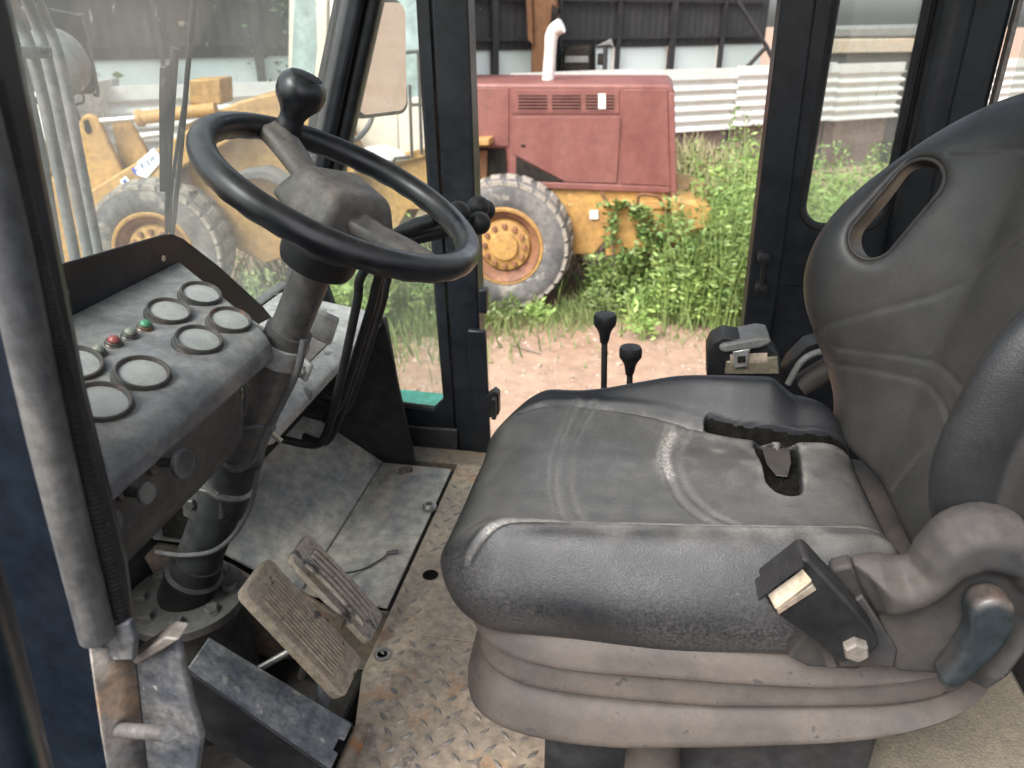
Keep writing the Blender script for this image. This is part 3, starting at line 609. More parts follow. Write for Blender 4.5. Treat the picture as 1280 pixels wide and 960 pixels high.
# bellows: folds, each a ring of its own
def lip_(i, s):
    return (.334+.02*s+.052*np.maximum(s,0)**3, .286+.01*s+.068*np.maximum(s,0)**2, .212+.03*s+.105*np.maximum(s,0)**2, .375+.035*np.maximum(s,0))[i]
def fold(i, out, inn):
    prof = [(inn,1.0),(inn*.45+out*.2,.86),(out*.45,.66),(out*.72,.42),(out*.93,.18),(out,.10),(out*.99,.03),(out*.92,.0),(out*.4,.02),(inn*.7,.10)]
    mb = MB(); N = 120; vs = []; x0, x1, y0, y1 = -.172, .418, .714, 1.15; cx, cy = (x0+x1)/2, (y0+y1)/2; hx, hy = (x1-x0)/2, (y1-y0)/2
    for o_, t in prof:
        for k in range(N):
            a_ = 2*math.pi*k/N; c_, s_ = math.cos(a_), math.sin(a_); e = .40
            px = cx+(hx+o_)*math.copysign(abs(c_)**e, c_); py = cy+(hy+o_)*math.copysign(abs(s_)**e, s_)
            s = (px+.15)/.56; lo = lip_(i, s); hi = lip_((3,0,1)[i], s)+.004; vs.append((px, py, lo+(hi-lo)*t+.0018*math.sin(px*23+i*2)))
    m_ = len(prof); fs = [(q*N+k, q*N+(k+1)%N, (q+1)*N+(k+1)%N, (q+1)*N+k) for q in range(m_-1) for k in range(N)]
    fs.append(tuple(range(N))); fs.append(tuple(reversed(range((m_-1)*N, m_*N))))
    mb.add(vs, [tuple(reversed(f)) for f in fs]); return obj('bellows_fold', mb, 'bellows', seat, ang=50)
fold(0, .026, -.03); fold(1, .019, -.045); fold(2, .034, -.04)
obj('base_box', MB().box((.13,.97,.12),(.44,.38,.25)), 'blackd', seat, bevel=.008)
obj('base_post', MB().lathe((.064,.755,.0),(0,0,1),[(.038,0),(.038,.13),(.034,.15),(.034,.24)],24), 'bellows', seat)
obj('slide_rail', MB().box((.12,.745,.03),(.56,.03,.05)), 'blackd', seat, bevel=.004)
# hinge cover: plate with raised arched band (implicit surface in the side plane)
cvp = lambda px, py: (lambda p: (p.x, p.z))(at(px, py, y=.66))
plate = [cvp(*p) for p in ((1066,706),(1075,735),(1098,772),(1115,835),(1122,842),(1195,846),(1225,858),(1262,830),(1300,760),(1300,680),(1262,646),(1220,640),(1180,655),(1150,690),(1140,706),(1100,704))]
def inpoly(X, Y, P):
    c = np.zeros(np.broadcast(X, Y).shape, bool); n = len(P); j = n-1
    for i in range(n):
        xi, yi = P[i]; xj, yj = P[j]
        c ^= ((yi > Y) != (yj > Y)) & (X < (xj-xi)*(Y-yi)/(yj-yi+1e-12)+xi); j = i
    return c
raised = [cvp(*p) for p in ((1076,710),(1100,704),(1128,712),(1140,704),(1146,688),(1166,664),(1196,646),(1240,638),(1285,650),(1312,700),(1300,780),(1262,832),(1228,856),(1210,850),(1218,826),(1244,796),(1262,764),(1264,736),(1250,716),(1226,710),(1204,718),(1186,736),(1160,752),(1128,762),(1096,764)) ]
def cover(X, Y, Z):
    d = dpoly(X, Z, plate+[plate[0]]); d = np.where(inpoly(X, Z, plate), -d, d)
    pl_ = smax(d, np.abs(Y-.670)-.012, .012)
    e = dpoly(X, Z, raised+[raised[0]]); e = np.where(inpoly(X, Z, raised), -e, e)
    b1 = smax(e+.004, np.abs(Y-.664)-.024-.006*sst(.0,.02,-e), .022)
    return smin(pl_, b1, .010)
V, Q = nets(cover, (.21,.615,.40), (.46,.70,.66), .0024); V = relax(V, Q, 1, .4)
cov = link('hinge_cover', npmesh('hinge_cover', V, Q), 'cover', seat)
lv = spl([cvp(*p) for p in ((1226,742),(1224,765),(1208,792),(1178,824))])
def lever(X, Y, Z):
    t = sst(.44,.545,Z); d = dpoly(X, Z, lv)-(.0105+.0095*t)
    return smax(d, np.abs(Y-.642)-.016, .010)
V, Q = nets(lever, (.27,.60,.42), (.39,.68,.58), .0022); V = relax(V, Q, 1, .4)
link('recline_lever', npmesh('recline_lever', V, Q), 'lever_blue', seat)
obj('cushion_pan', MB().prism([at(px,py,y=.675) for px,py in ((985,822),(1010,834),(1070,838),(1118,822),(1122,790),(1100,760),(1066,706),(1040,712),(1030,760))], (0,.02,0)), 'cover', seat, bevel=.004)
# ------------------------------------------------------------------ seat belt buckle on the near side
bu = thing('seat_belt_buckle', 'black seat belt buckle with cream release button bolted beside the seat', 'buckle', at(1070,808,y=.65))
bp = lambda px, py, y: at(px, py, y=y)
obj('housing', MB().prism([bp(*p,.628) for p in ((952,738),(962,757),(970,768),(1022,806),(1050,830),(1086,822),(1100,806),(1092,790),(1060,752),(1012,700),(1003,698))], (0,.034,0)), 'rubber', bu, bevel=.005, seg=3)
obj('release_button', MB().prism([bp(*p,.6265) for p in ((957,741),(1000,707),(1017,728),(970,765))], (0,.026,0)), 'cream', bu, bevel=.003)
obj('button_edge', MB().prism([bp(*p,.6255) for p in ((971,763),(1016,731),(1021,738),(973,769))], (0,.02,0)), 'tanrust', bu, bevel=.001)
gm = MB()
for i in range(11):
    t = i/10; p = bp(951+46*t, 734-34*t, .632); gm.box(p, (.0022,.03,.010), Matrix.Rotation(math.radians(35),3,'Y'))
obj('grip_rib', gm, 'rubber', bu)
obj('bolt', MB().hexbolt(bp(1068,806,.630), (0,-1,0), .0125, .013), 'clamp', bu)
obj('anchor_strap', MB().prism([bp(*p,.652) for p in ((1022,800),(1034,800),(1046,834),(1034,834))], (0,.006,0)), 'cover', bu)
obj('anchor_plate', MB().prism([bp(*p,.655) for p in ((1040,770),(1078,745),(1122,812),(1118,834),(1050,834))], (0,.006,0)), 'cover', bu, bevel=.002)
# ------------------------------------------------------------------ retractor beyond the seat
re = thing('seat_belt_retractor', 'seat belt retractor with bright latch plate on the far side of the seat', 'seat belt', (.19,1.33,.42))
rp = lambda px, py, y=1.33: at(px, py, y=y)
obj('bracket', MB().prism([rp(*p,1.31) for p in ((884,480),(884,440),(890,428),(905,420),(960,430),(975,446),(978,480))], (0,.06,0)), 'rubber', re, bevel=.004)
obj('frame', MB().prism([rp(*p,1.305) for p in ((906,468),(908,452),(972,446),(974,468))], (0,.03,0)), 'brass', re, bevel=.002)
obj('reel_cover', MB().prism([rp(*p,1.30) for p in ((898,436),(902,431),(950,422),(964,424),(964,430),(950,436),(904,442))], (0,.075,0)), 'lampgrey', re, bevel=.005)
obj('reel_cover', MB().prism([rp(*p,1.315) for p in ((908,429),(912,426),(948,421),(952,425),(912,432))], (0,.05,.002)), 'rubber', re, bevel=.003)
ltp = obj('latch_plate', MB().prism([rp(*p,1.292) for p in ((916,440),(938,436),(936,442),(934,458),(918,460),(917,448))], (0,.003,0)), 'chrome', re, bevel=.001)
obj('slot', MB().prism([rp(*p,1.290) for p in ((922,446),(932,445),(932,453),(922,454))], (0,.001,0)), 'dark', ltp)
obj('spool', MB().tube([rp(912,448,1.32), rp(958,446,1.32)], .016, 14), 'pad', re)
obj('belt_webbing', MB().prism([rp(*p,1.33) for p in ((978,470),(988,452),(1008,432),(1034,424),(1050,424),(1050,430),(1032,430),(1012,438),(994,456),(984,474))], (0,.045,0)), 'rubber', re, bevel=.002)
obj('belt_guide', MB().tube([rp(*p,1.32) for p in ((985,480),(1000,454),(1020,441),(1050,438))], .006, 10, smooth=5), 'lampgrey', re)
obj('belt_cover', MB().tube([rp(1000,482,1.36), rp(1050,452,1.36)], .022, 16), 'bellows', re)
# ------------------------------------------------------------------ two shift levers
for px, py, h_, lab in ((757,397,.12,'taller black mushroom knob lever standing left behind the seat'),(789,438,.10,'shorter black mushroom knob lever on the right peeking over the seat')):
    k = at(px,py,y=1.40); b_ = Vector((k.x+.01, k.y+.01, .22)); t = thing('shift_lever', lab, 'lever', b_, 'shift levers behind the seat')
    obj('knob', MB().lathe(k+Vector((0,0,-.034)), (-.03,0,1), [(.0,-.014),(.009,-.012),(.0105,-.003),(.012,.004),(.016,.012),(.0215,.02),(.0222,.024),(.0222,.036),(.020,.041),(.012,.043),(0,.0435)], 24), 'rubber', t)
    obj('rod', MB().tube([b_, k+Vector((0,0,-.038))], .0062, 12), 'cover', t)
    obj('collar', MB().lathe(k+Vector((0,0,-.052)), (-.03,0,1), [(.0075,0),(.0085,.002),(.0085,.010),(.0075,.012)], 12), 'rubber', t)
# ================================================================== DASHBOARD
dash = thing('dashboard', 'dusty dark instrument panel with seven round gauges and pull knobs', 'dashboard', (-.62,1.0,.3))
def dz(x): return .655+ (-.52-x)*.20
panel = [(-.735,dz(-.735)),(-.73,dz(-.73)+.0),(-.53,dz(-.53)),(-.512,.648),(-.503,.636),(-.503,.615),(-.515,.607),(-.545,.60),(-.60,.60),(-.735,.62)]
gp = MB().prism([(x,.44,z) for x,z in panel], (0,.635,0))
gp.v = [(x, (1.088-(x+.735)*.72 if y > .8 else y), z) for x,y,z in gp.v]
obj('gauge_panel', gp, 'dash', dash, bevel=.004, ang=30)
obj('front_panel', MB().prism([(x,.44,z) for x,z in [(-.532,.606),(-.535,.55),(-.542,.515),(-.56,.483),(-.60,.462),(-.68,.455),(-.69,.47),(-.62,.50),(-.60,.606)]], (0,.44,0)), 'dashface', dash, bevel=.01)
# cut corner of the gauge panel, lower right section
rz = .412
obj('side_panel', MB().prism([(x,1.06,z) for x,z in [(-.85,rz+.045),(-.64,rz+.012),(-.618,rz+.004),(-.604,rz-.008),(-.604,rz-.026),(-.62,rz-.032),(-.85,rz-.01)]], (0,.575,0)), 'pale', dash, bevel=.004)  # paler than the dash: the light on this section is in its colour
obj('label_plate', MB().prism([(-.72,1.20,rz+.0265),(-.645,1.20,rz+.0148),(-.645,1.42,rz+.0148),(-.72,1.42,rz+.0265)], (0,0,.0015)), 'clamp', dash, label='pale label plate on the far end')
obj('under_panel', MB().prism([(x,1.06,z) for x,z in [(-.84,.42),(-.76,.395),(-.80,.16),(-.86,.16)]], (0,.58,0)), 'pit', dash)
obj('back_plate', MB().prism([(-.738,.44,.60),(-.738,1.36,.50),(-.738,1.33,.535),(-.738,1.20,.655),(-.738,1.11,.728),(-.738,1.085,.742),(-.738,1.06,.747),(-.738,.80,.768),(-.738,.44,.792)], (.004,0,0)), 'black', dash, bevel=.0015)
for p in ((204,323),(83,366),(257,363)):
    q = at(*p, x=-.7335); obj('screw_hole', MB().lathe(q, (1,0,0), [(.0048,0),(.0048,.001),(0,.0012)], 14), 'cream' if p[0] > 200 and p[0] < 210 else 'clamp', dash)
PN = Vector((.20,0,1)).normalized()
def onpanel(px, py):
    r = at(px,py,z=0)-Vector((0,0,CZ)); a = (.655+(-.52)*.20-CZ); k = a/(r.z+.20*r.x); return Vector((0,0,CZ))+r*k
GN = Vector((.38,-.10,1)).normalized()
for px, py, rr in ((91,460,.036),(125,508,.036),(177,472,.0345),(247,430,.0335),(286,405,.0325),(210,394,.0325),(250,372,.0325)):
    rr *= .93; o_ = onpanel(px, py)-PN*.006
    g = obj('gauge', MB().lathe(o_, GN, [(rr,-.006),(rr*1.0,.002),(rr*1.05,.004),(rr*1.06,.007),(rr*1.02,.010),(rr*.97,.0105),(rr*.97,.014),(rr*.95,.0172),(rr*.90,.0178),(rr*.86,.0172),(rr*.79,.0118)], 40, cap=False), 'bezel', dash)
    obj('dial_glass', MB().lathe(o_+GN*.0128, GN, [(rr*.81,.0004),(rr*.4,.0014),(0,.0018)], 32), 'dial', g)
for px, py, mm in ((122,440,'greylens'),(142,428,'red'),(162,418,'greylens'),(181,408,'greenlens')):
    o_ = onpanel(px, py+3)
    g = obj('indicator_lamp', MB().lathe(o_, GN, [(.0112,-.002),(.0112,.002),(.0095,.004),(.0095,.006),(.0078,.007),(.0078,.008)], 24), 'bezel', dash)
    obj('lens', MB().lathe(o_+GN*.007, GN, [(.0074,0),(.0072,.002),(.005,.005),(.0025,.006),(0,.0063)], 20), mm, g)
for px, py, rr, ln in ((232,580,.0165,.045),(186,617,.0115,.038),(144,653,.0115,.034)):
    tip = at(px,py,x=-.487+(.006 if rr > .012 else 0)); d = Vector((1,-.10,.10)).normalized(); b_ = tip-d*ln
    k = obj('pull_knob', MB().lathe(b_, d, [(.0055,0),(.0055,ln*.6),(rr*.5,ln*.68),(rr*.95,ln*.84),(rr,ln*.9),(rr,ln*.97),(rr*.88,ln),(rr*.84,ln*.985),(0,ln*.985)], 28), 'trim', dash)
    obj('knob_nut', MB().lathe(b_, d, [(.006,0),(rr*.95,.0),(rr*.95,.008),(.006,.010)], 6), 'flange', k)
# ================================================================== STEERING COLUMN
colm = thing('steering_column', 'dark steering column with clamps and cable on a bolted round flange', 'steering column', (-.757,.955,.0))
CB = Vector((-.757,.955,.13)); CC = Vector((-.400,.978,.838)); AX = (CC-CB).normalized()
def cp_(t): return CB+(CC-CB)*t
obj('lower_tube', MB().tube([cp_(.10),cp_(.42)], [.038,.038], 28), 'blackd', colm)
obj('column_tube', MB().tube([cp_(.36),cp_(.72)], [.034,.0335], 28), 'col', colm)
obj('upper_tube', MB().tube([cp_(.66),cp_(.92)], [.0275,.0275], 28), 'col', colm)
obj('upper_collar', MB().lathe(cp_(.855), AX, [(.030,0),(.050,.004),(.053,.012),(.055,.035),(.047,.042),(.047,.05)], 36), 'rubber', colm)
bb = CB+Vector((.0,0,-.005))
fl = obj('flange', MB().lathe(bb, (0,0,1), [(.060,-.10),(.098,-.022),(.1015,-.018),(.1015,-.002),(.099,.0),(.05,.0)], 48), 'flange', colm)
obj('socket', MB().lathe(bb, AX, [(.046,-.01),(.046,.045),(.050,.05),(.050,.058),(.043,.062),(.040,.09)], 32), 'rubber', colm)
for i in range(8):
    a = math.radians(20+45*i); obj('bolt', MB().hexbolt(bb+Vector((.076*math.cos(a),.076*math.sin(a),0)), (0,0,1), .0125, .012).lathe(bb+Vector((.076*math.cos(a),.076*math.sin(a),0)), (0,0,1), [(.015,0),(.015,.002),(0.0,.002)], 16), 'flange', fl)
obj('pedestal', MB().lathe((-.757,.955,-.145), (0,0,1), [(.10,0),(.10,.16),(.085,.235),(.0,.24)], 32), 'pit', colm)
# clamps
def clampring(name, t, r, h, m, tab):
    o_ = cp_(t); c = obj(name, MB().lathe(o_, AX, [(r,-h/2),(r+.003,-h/2),(r+.003,h/2),(r,h/2)], 32), m, colm, bevel=.001)
    for d in tab:
        d = Vector(d); d = (d-AX*d.dot(AX)).normalized(); p = o_+d*(r+.012); w = AX.cross(d)
        R_ = Matrix((d, w, AX)).transposed(); obj('clamp_ear', MB().box(p, (.032,.008,h*.9), R_), m, c, bevel=.003)
        obj('clamp_bolt', MB().hexbolt(p-w*.004+d*.004, -w, .009, .008), 'steel', c)
    return c
clampring('hose_clamp', .675, .034, .034, 'pale', ((.95,-.35,0),(-1,.1,0)))
obj('clamp_bracket', MB().box(cp_(.70)+Vector((.035,.055,.0)), (.04,.01,.05), Matrix.Rotation(.4,3,'Y')), 'pale', colm, bevel=.006)
clampring('pipe_clamp', .30, .040, .05, 'blackd', ((-1,-.5,0),))
obj('clamp_edge', MB().lathe(cp_(.335), AX, [(.038,0),(.0445,.001),(.0445,.006),(.038,.007)], 28), 'steel', colm)
lk = at(245,628,y=.93); obj('support_arm', MB().prism([lk+Vector((-.02,0,.03)), lk+Vector((.05,-.01,.03)), lk+Vector((.05,-.01,-.02)), lk+Vector((.0,0,-.045)), lk+Vector((-.03,0,-.03))], (0,.012,0)), 'col', colm, bevel=.003)
obj('support_bolt', MB().hexbolt(lk+Vector((-.008,0,.0)), (0,-1,0), .011, .01), 'col', colm)
# cable loop and ties
yc = .94
obj('cable', MB().tube([at(300,480,y=0.915),at(286,505,y=0.905),at(274,550,y=0.895),at(278,578,y=0.890),at(296,587,y=0.890),at(318,572,y=0.895),at(332,540,y=0.905),at(352,505,y=0.915),at(372,462,y=0.925),at(380,425,y=0.935)], .0055, 10, smooth=6), 'cable', colm)
obj('cable', MB().tube([at(290,505,y=0.908),at(288,486,y=0.908),at(300,478,y=0.908),at(308,490,y=0.908),at(304,520,y=0.908)], .003, 8, smooth=6), 'cable', colm)
obj('cable', MB().tube([at(322,590,y=0.915),at(314,630,y=0.915),at(296,664,y=0.915),at(268,688,y=0.910),at(230,694,y=0.910),at(195,690,y=0.920)], .004, 8, smooth=6), 'cable', colm)
tt_ = obj('cable_tie', MB().tube([at(238,519,x=-.53),at(262,530,y=0.890),at(300,535,y=0.895),at(330,533,y=0.905),at(346,548,y=0.920)], .003, 8, smooth=5), 'cable', colm)
obj('cable_tie', MB().lathe(cp_(.50), (AX+Vector((.1,0,0))), [(.034,-.002),(.0365,-.002),(.0365,.002),(.034,.002)], 28), 'cable', colm)
obj('cable_clip', MB().tube([at(284,522,y=0.900),at(300,490,y=0.900)], .006, 8).tube([at(340,542,y=0.910), at(352,552,y=0.910)], .004, 8), 'brass', colm)
# ================================================================== STEERING WHEEL
sw = thing('steering_wheel', 'black two spoke steering wheel with spinner knob and dusty hub', 'steering wheel', CC)
U_ = Vector((AX.z,0,-AX.x)).normalized(); N_ = AX; W_y = N_.cross(U_); W_y = W_y if W_y.y > 0 else -W_y; RR = .182
mb = MB(); n1_, n2_ = 160, 18; vs = []
for i in range(n1_):
    t = 2*math.pi*i/n1_; er = -U_*math.cos(t)+W_y*math.sin(t)
    for k in range(n2_):
        a = 2*math.pi*k/n2_; r = .0182 - .0013*max(0, -math.sin(a))*(.5+.5*math.cos(t*30))
        vs.append(CC+er*(RR+r*math.cos(a)*.95)+N_*(r*math.sin(a)))
mb.add(vs, [(i*n2_+k, i*n2_+(k+1)%n2_, ((i+1)%n1_)*n2_+(k+1)%n2_, ((i+1)%n1_)*n2_+k) for i in range(n1_) for k in range(n2_)])
rimo = obj('rim', mb, 'rim', sw, ang=80)
Ua, Wa, Na, Ca = map(np.array, (U_, W_y, N_, CC))
def loc(X, Y, Z):
    dx, dy, dz_ = X-Ca[0], Y-Ca[1], Z-Ca[2]
    return dx*Ua[0]+dy*Ua[1]+dz_*Ua[2], dx*Wa[0]+dy*Wa[1]+dz_*Wa[2], dx*Na[0]+dy*Na[1]+dz_*Na[2]
TS = math.radians(31); sd_ = (-math.cos(TS), math.sin(TS))
def spoke(sgn):
    def f(X, Y, Z):
        u, w, n = loc(X, Y, Z); l = sgn*(u*sd_[0]+w*sd_[1]); t = -u*sd_[1]*sgn+w*sd_[0]*sgn
        lc = np.clip(l, .03, .178); hw = .022+.008*np.clip((l-.08)/.1,0,1)+.012*sst(.09,.03,l)
        hn = .011; nc = -.022+.018*sst(.05,.17,l)+.004
        d = rbox2(t+0*n, n-nc-.006*np.exp(-(t/.012)**2), hw, hn, .009)
        return smax(d, np.abs(l-.104)-.078, .008)
    return f
for sg in (1,-1):
    V, Q = nets(spoke(sg), tuple(Ca-.2), tuple(Ca+.2), .0035); V = relax(V, Q, 1, .4); link('spoke', npmesh('spoke', V, Q), 'hub', sw)
def hubf(X, Y, Z):
    u, w, n = loc(X, Y, Z); u2 = u*sd_[0]+w*sd_[1]; w2 = -u*sd_[1]+w*sd_[0]
    t = n+.012; s_ = 1-.28*np.clip((t+.0)/.04,-.6,1)
    a = rbox3(u2/s_, w2/s_, t, .054, .060, .030, .016)*.8
    b = np.sqrt((u2/.060)**2+(w2/.062)**2+((n+.042)/.042)**2)-1
    return smin(a, b*.04, .012)
V, Q = nets(hubf, tuple(Ca-.11), tuple(Ca+.11), .0028); V = relax(V, Q, 1, .4); hb = link('hub_cover', npmesh('hub_cover', V, Q), 'hub', sw)
TK = math.radians(37); KB = CC+(-U_*math.cos(TK)+W_y*math.sin(TK))*.168+N_*.012
sp_ = obj('spinner_knob', MB().lathe(KB, N_, [(.020,-.01),(.0195,.004),(.0175,.012),(.018,.02),(.0235,.030),(.0315,.040),(.0345,.050),(.0345,.060),(.0315,.070),(.025,.0765),(.0235,.0785),(.0225,.0785)], 40), 'rim', sw, ang=70)
obj('knob_cap', MB().lathe(KB+N_*.0775, N_, [(.0222,0),(.0222,.0016),(.018,.0028),(0,.0036)], 32), 'rubber', sp_)
# ================================================================== CONTROL LEVERS
balls = [((573,266),1.20,.0165,'lever whose black ball knob is leftmost of the cluster beyond the wheel'),((598,259),1.26,.0165,'lever whose black ball knob sits topmost of the cluster beyond the wheel'),((599,279),1.22,.0165,'lever whose black ball knob is lowest and nearest of the cluster'),((606,263),1.33,.0165,'lever whose black ball knob is rightmost and partly hidden in the cluster')]
pts_ = [((494,292),(452,344),(446,380),(419,505),(405,548),(388,556),(350,548)),((500,288),(476,346),(468,385),(432,500),(414,545),(400,553),(380,545)),((492,305),(472,350),(462,390),(428,495),(412,520),(396,520),(372,512)),((505,285),(484,350),(476,385),(438,500),(424,512),(410,500),(386,490))]
for (bp_, yb, rr, lab), pp in zip(balls, pts_):
    b_ = at(*bp_, y=yb); t = thing('control_lever', lab, 'lever', at(*pp[-1], y=yb+.06), 'hydraulic control levers beside the steering column')
    path = [b_]+[at(*q, y=yb+.02+.01*i) for i, q in enumerate(pp)]
    d = (path[0]-path[1]).normalized()
    obj('ball_knob', MB().lathe(b_, d, [(.0075,-.024),(.0085,-.018)]+[(rr*1.15*math.sin(a), -rr*1.15*math.cos(a)) for a in [math.radians(q) for q in range(35,180,12)]]+[(0,rr*1.15)], 28), 'rubber', t)
    obj('rod', MB().tube(path, .0085, 12, smooth=5), 'rubber', t)
    obj('sleeve', MB().tube([path[0].lerp(path[1],.35), path[0].lerp(path[1],.9)], .0105, 12), 'rubber', t)
# ================================================================== PEDALS
def pad(name, c0, c1, w, th, nr, m, parent, curve=0.):
    """ribbed pad running from c0 (front, high) to c1 (near the driver, low), ribs lengthwise"""
    d = (c1-c0); Ld = d.length; d.normalize(); wv = Vector((0,1,0)); nv = d.cross(wv).normalized(); nv = nv if nv.z > 0 else -nv
    mb = MB(); out = rrect(-w/2,0,w/2,Ld,w*.16,4)
    N = 24; prof = []
    pts = []
    for x_, l in out: pts.append(c0+wv*x_+d*l+nv*(-curve*((l/Ld-.35)**2)))
    mb.prism(pts, -nv*th); o_ = obj(name, mb, m, parent, bevel=.004, seg=3)
    for i in range(nr):
        x_ = -w*.31+w*.62*i/(nr-1); l0, l1 = Ld*.13, Ld*.84
        rb_ = MB(); n_ = 7
        ps = [c0+wv*x_+d*(l0+(l1-l0)*k/(n_-1))+nv*(.0005-curve*((((l0+(l1-l0)*k/(n_-1))/Ld)-.35)**2)) for k in range(n_)]
        rb_.tube(ps, w*.62/(nr-1)*.36, 6); obj('rib', rb_, m, o_)
    return o_, d, nv
p1 = thing('brake_pedal', 'dusty brown ribbed rubber pedal in the middle of the footwell', 'pedal', (-.55,.86,-.1))
c0, c1 = at(321,716,y=.86), at(443,848,y=.86)
pad('pad', c0, c1, .086, .022, 9, 'pad', p1)
obj('arm', MB().tube([c0.lerp(c1,.75)+Vector((0,-.02,-.03)), Vector((-.50,.80,-.12))], .012, 12), 'box', p1)
p2 = thing('clutch_pedal', 'worn rusty pedal with bare ridges nearest the grey floor plate', 'pedal', (-.55,1.03,-.1))
c0, c1 = at(376,680,y=1.03), at(478,783,y=1.03)
pad('pad', c0, c1, .078, .016, 5, 'padworn', p2, curve=.03)
obj('arm', MB().tube([c0.lerp(c1,.4)+Vector((0,0,-.02)), Vector((-.60,1.03,-.12))], .011, 12), 'pit', p2)
obj('back_plate', MB().prism([c0.lerp(c1,.1)+Vector((0,-.06,-.04)), c0.lerp(c1,.62)+Vector((0,-.045,-.02)), c0.lerp(c1,.55)+Vector((0,-.04,-.06)), c0.lerp(c1,.2)+Vector((0,-.04,-.075))], (0,.01,0)), 'tanrust', p2, bevel=.003)
p3 = thing('pedal_box', 'scuffed grey steel pedal cover nearest the door with a notched end', 'pedal', (-.50,.74,0))
A_, B_, C_, D_ = at(261,796,y=.79), at(441,904,y=.79), at(412,965,y=.695), at(232,838,y=.695)
dn = Vector((0,0,-.012)); dl = (B_-A_)
obj('top_plate', MB().prism([A_, B_, B_.lerp(C_,.36), B_.lerp(C_,.36)-dl*.035, B_.lerp(C_,.62)-dl*.035, B_.lerp(C_,.62), C_, D_], (-.003,0,-.006)), 'box', p3, bevel=.003)
obj('skirt', MB().prism([D_, C_, C_+Vector((0,0,-.10)), D_+Vector((0,0,-.13))], (0,.004,0)), 'blackd', p3, bevel=.001)
obj('skirt', MB().prism([A_, B_, B_+Vector((0,0,-.10)), A_+Vector((0,0,-.13))], (0,-.004,0)), 'blackd', p3, bevel=.001)
obj('hinge_pin', MB().tube([B_.lerp(C_,.45)+dl*.03+Vector((0,.05,-.025)), B_.lerp(C_,.45)+dl*.03+Vector((0,-.07,-.025))], .013, 14), 'tanrust', p3)
obj('link_rod', MB().tube([at(320,838,y=.83), at(365,812,y=.86)], .006, 12), 'steel', p3)
obj('base_lip', MB().box((-.48,.655,-.05),(.26,.03,.01), Matrix.Rotation(.35,3,'Y')), 'box', p3, bevel=.002)
# ================================================================== WIPER, MIRROR, HOSES
wi = thing('windscreen_wiper', 'black windscreen wiper hanging across the dusty windscreen', 'wiper', at(215,300,x=-.74))
def wxp(px, py, o_=.03):
    r = at(px,py,z=0)-Vector((0,0,CZ)); k = (-.655-o_-.335*(1.083-CZ))/(r.x-.335*r.z); return Vector((0,0,CZ))+r*k
obj('arm', MB().tube([wxp(246,-30),wxp(237,60),wxp(226,190),wxp(215,296)], .0042, 8, smooth=4), 'rubber', wi)
obj('arm', MB().tube([wxp(219,60),wxp(212,150),wxp(210,230),wxp(208,296)], [.006,.0075,.005,.003], 8, smooth=4), 'rubber', wi)
obj('blade', MB().prism([wxp(208,84),wxp(214,80),wxp(216,120),wxp(211,240),wxp(207,240),wxp(207,120)], (-.012,0,0)), 'rubber', wi, bevel=.002)
obj('link', MB().tube([wxp(233,110),wxp(222,180),wxp(214,240),wxp(212,290)], .003, 8, smooth=4), 'rubber', wi)
mi = thing('wing_mirror', 'grey rimmed rear view mirror on a bent bracket outside the far front post', 'mirror', (-.74,1.97,.7))
mh = Vector((.46,.888,0)); mv = Vector((0,0,1)); mn = Vector((.888,-.46,0)); cen = at(509,72,y=2.05)-mh*.093
mo_ = rrect(-.093,-.135,.093,.135,.03)
obj('shell', MB().prism([cen+mh*p*1.0+mv*q-mn*.003 for p,q in mo_], -mn*.028), 'blackd', mi, bevel=.006)
tl_ = (mv+mn*.06).normalized()
obj('glass', MB().prism([cen+mh*p*.90+tl_*q*.93+mn*.004 for p,q in mo_], mn*.001), 'mirror', mi, smooth=False)
obj('bracket', MB().tube([at(466,138,y=2.01),at(462,155,y=2.0),at(448,172,y=1.9),at(430,180,y=1.82)], .007, 10, smooth=5), 'lampgrey', mi)
HP = [((12,40),(28,90),(52,200),(76,345)),((22,20),(44,80),(70,200),(98,345)),((40,15),(60,80),(86,200),(112,330)),((55,20),(76,80),(98,190),(124,325))]
labs = ['leftmost of the four grey hoses outside the windscreen','second from left of the four grey hoses outside the windscreen','third from left of the four grey hoses outside the windscreen','rightmost of the four grey hoses outside the windscreen']
for i, (pp, lab) in enumerate(zip(HP, labs)):
    pts = [at(pp[0][0]-30, pp[0][1]-70, x=-1.28)]+[at(*q, x=-1.30-.02*i) for q in pp]+[at(pp[-1][0]+14, 430, x=-1.30)]
    tag(obj('hydraulic_hose', MB().tube(pts, .0125, 12, smooth=5), 'lampgrey', loc=pts[-1]), lab, 'hose', 'hydraulic hoses beyond the windscreen')
hc = thing('hose_clamp', 'grey steel hose clamp bar with two bolts across the hoses', 'clamp', at(36,63,x=-1.28))
obj('clamp_bar', MB().prism([at(0,56,x=-1.27),at(66,58,x=-1.27),at(68,73,x=-1.27),at(2,74,x=-1.27)], (-.05,0,0)), 'lampgrey', hc, bevel=.004)
for p in ((21,63),(56,64)): obj('clamp_bolt', MB().hexbolt(at(*p,x=-1.268),(1,0,0),.008,.006), 'blackd', hc)
fm = thing('front_mirror', 'dark backed front mirror with rounded corners beyond the hoses', 'mirror', at(110,118,x=-1.9))
mo = [(30,8),(60,12),(98,20),(104,25),(122,112),(118,118),(70,117),(24,112)]
obj('back_shell', MB().prism([at(*p,x=-1.9) for p in mo], (-.04,0,0)), 'blackd', fm, bevel=.01)
obj('edge_rim', MB().tube([at(*p,x=-1.895) for p in mo[:6]], .006, 8, smooth=3), 'trim', fm)
obj('stalk', MB().tube([at(80,117,x=-1.92),at(84,124,x=-1.92),at(40,126,x=-1.92),at(-10,128,x=-1.9)], .012, 8), 'rubber', fm)
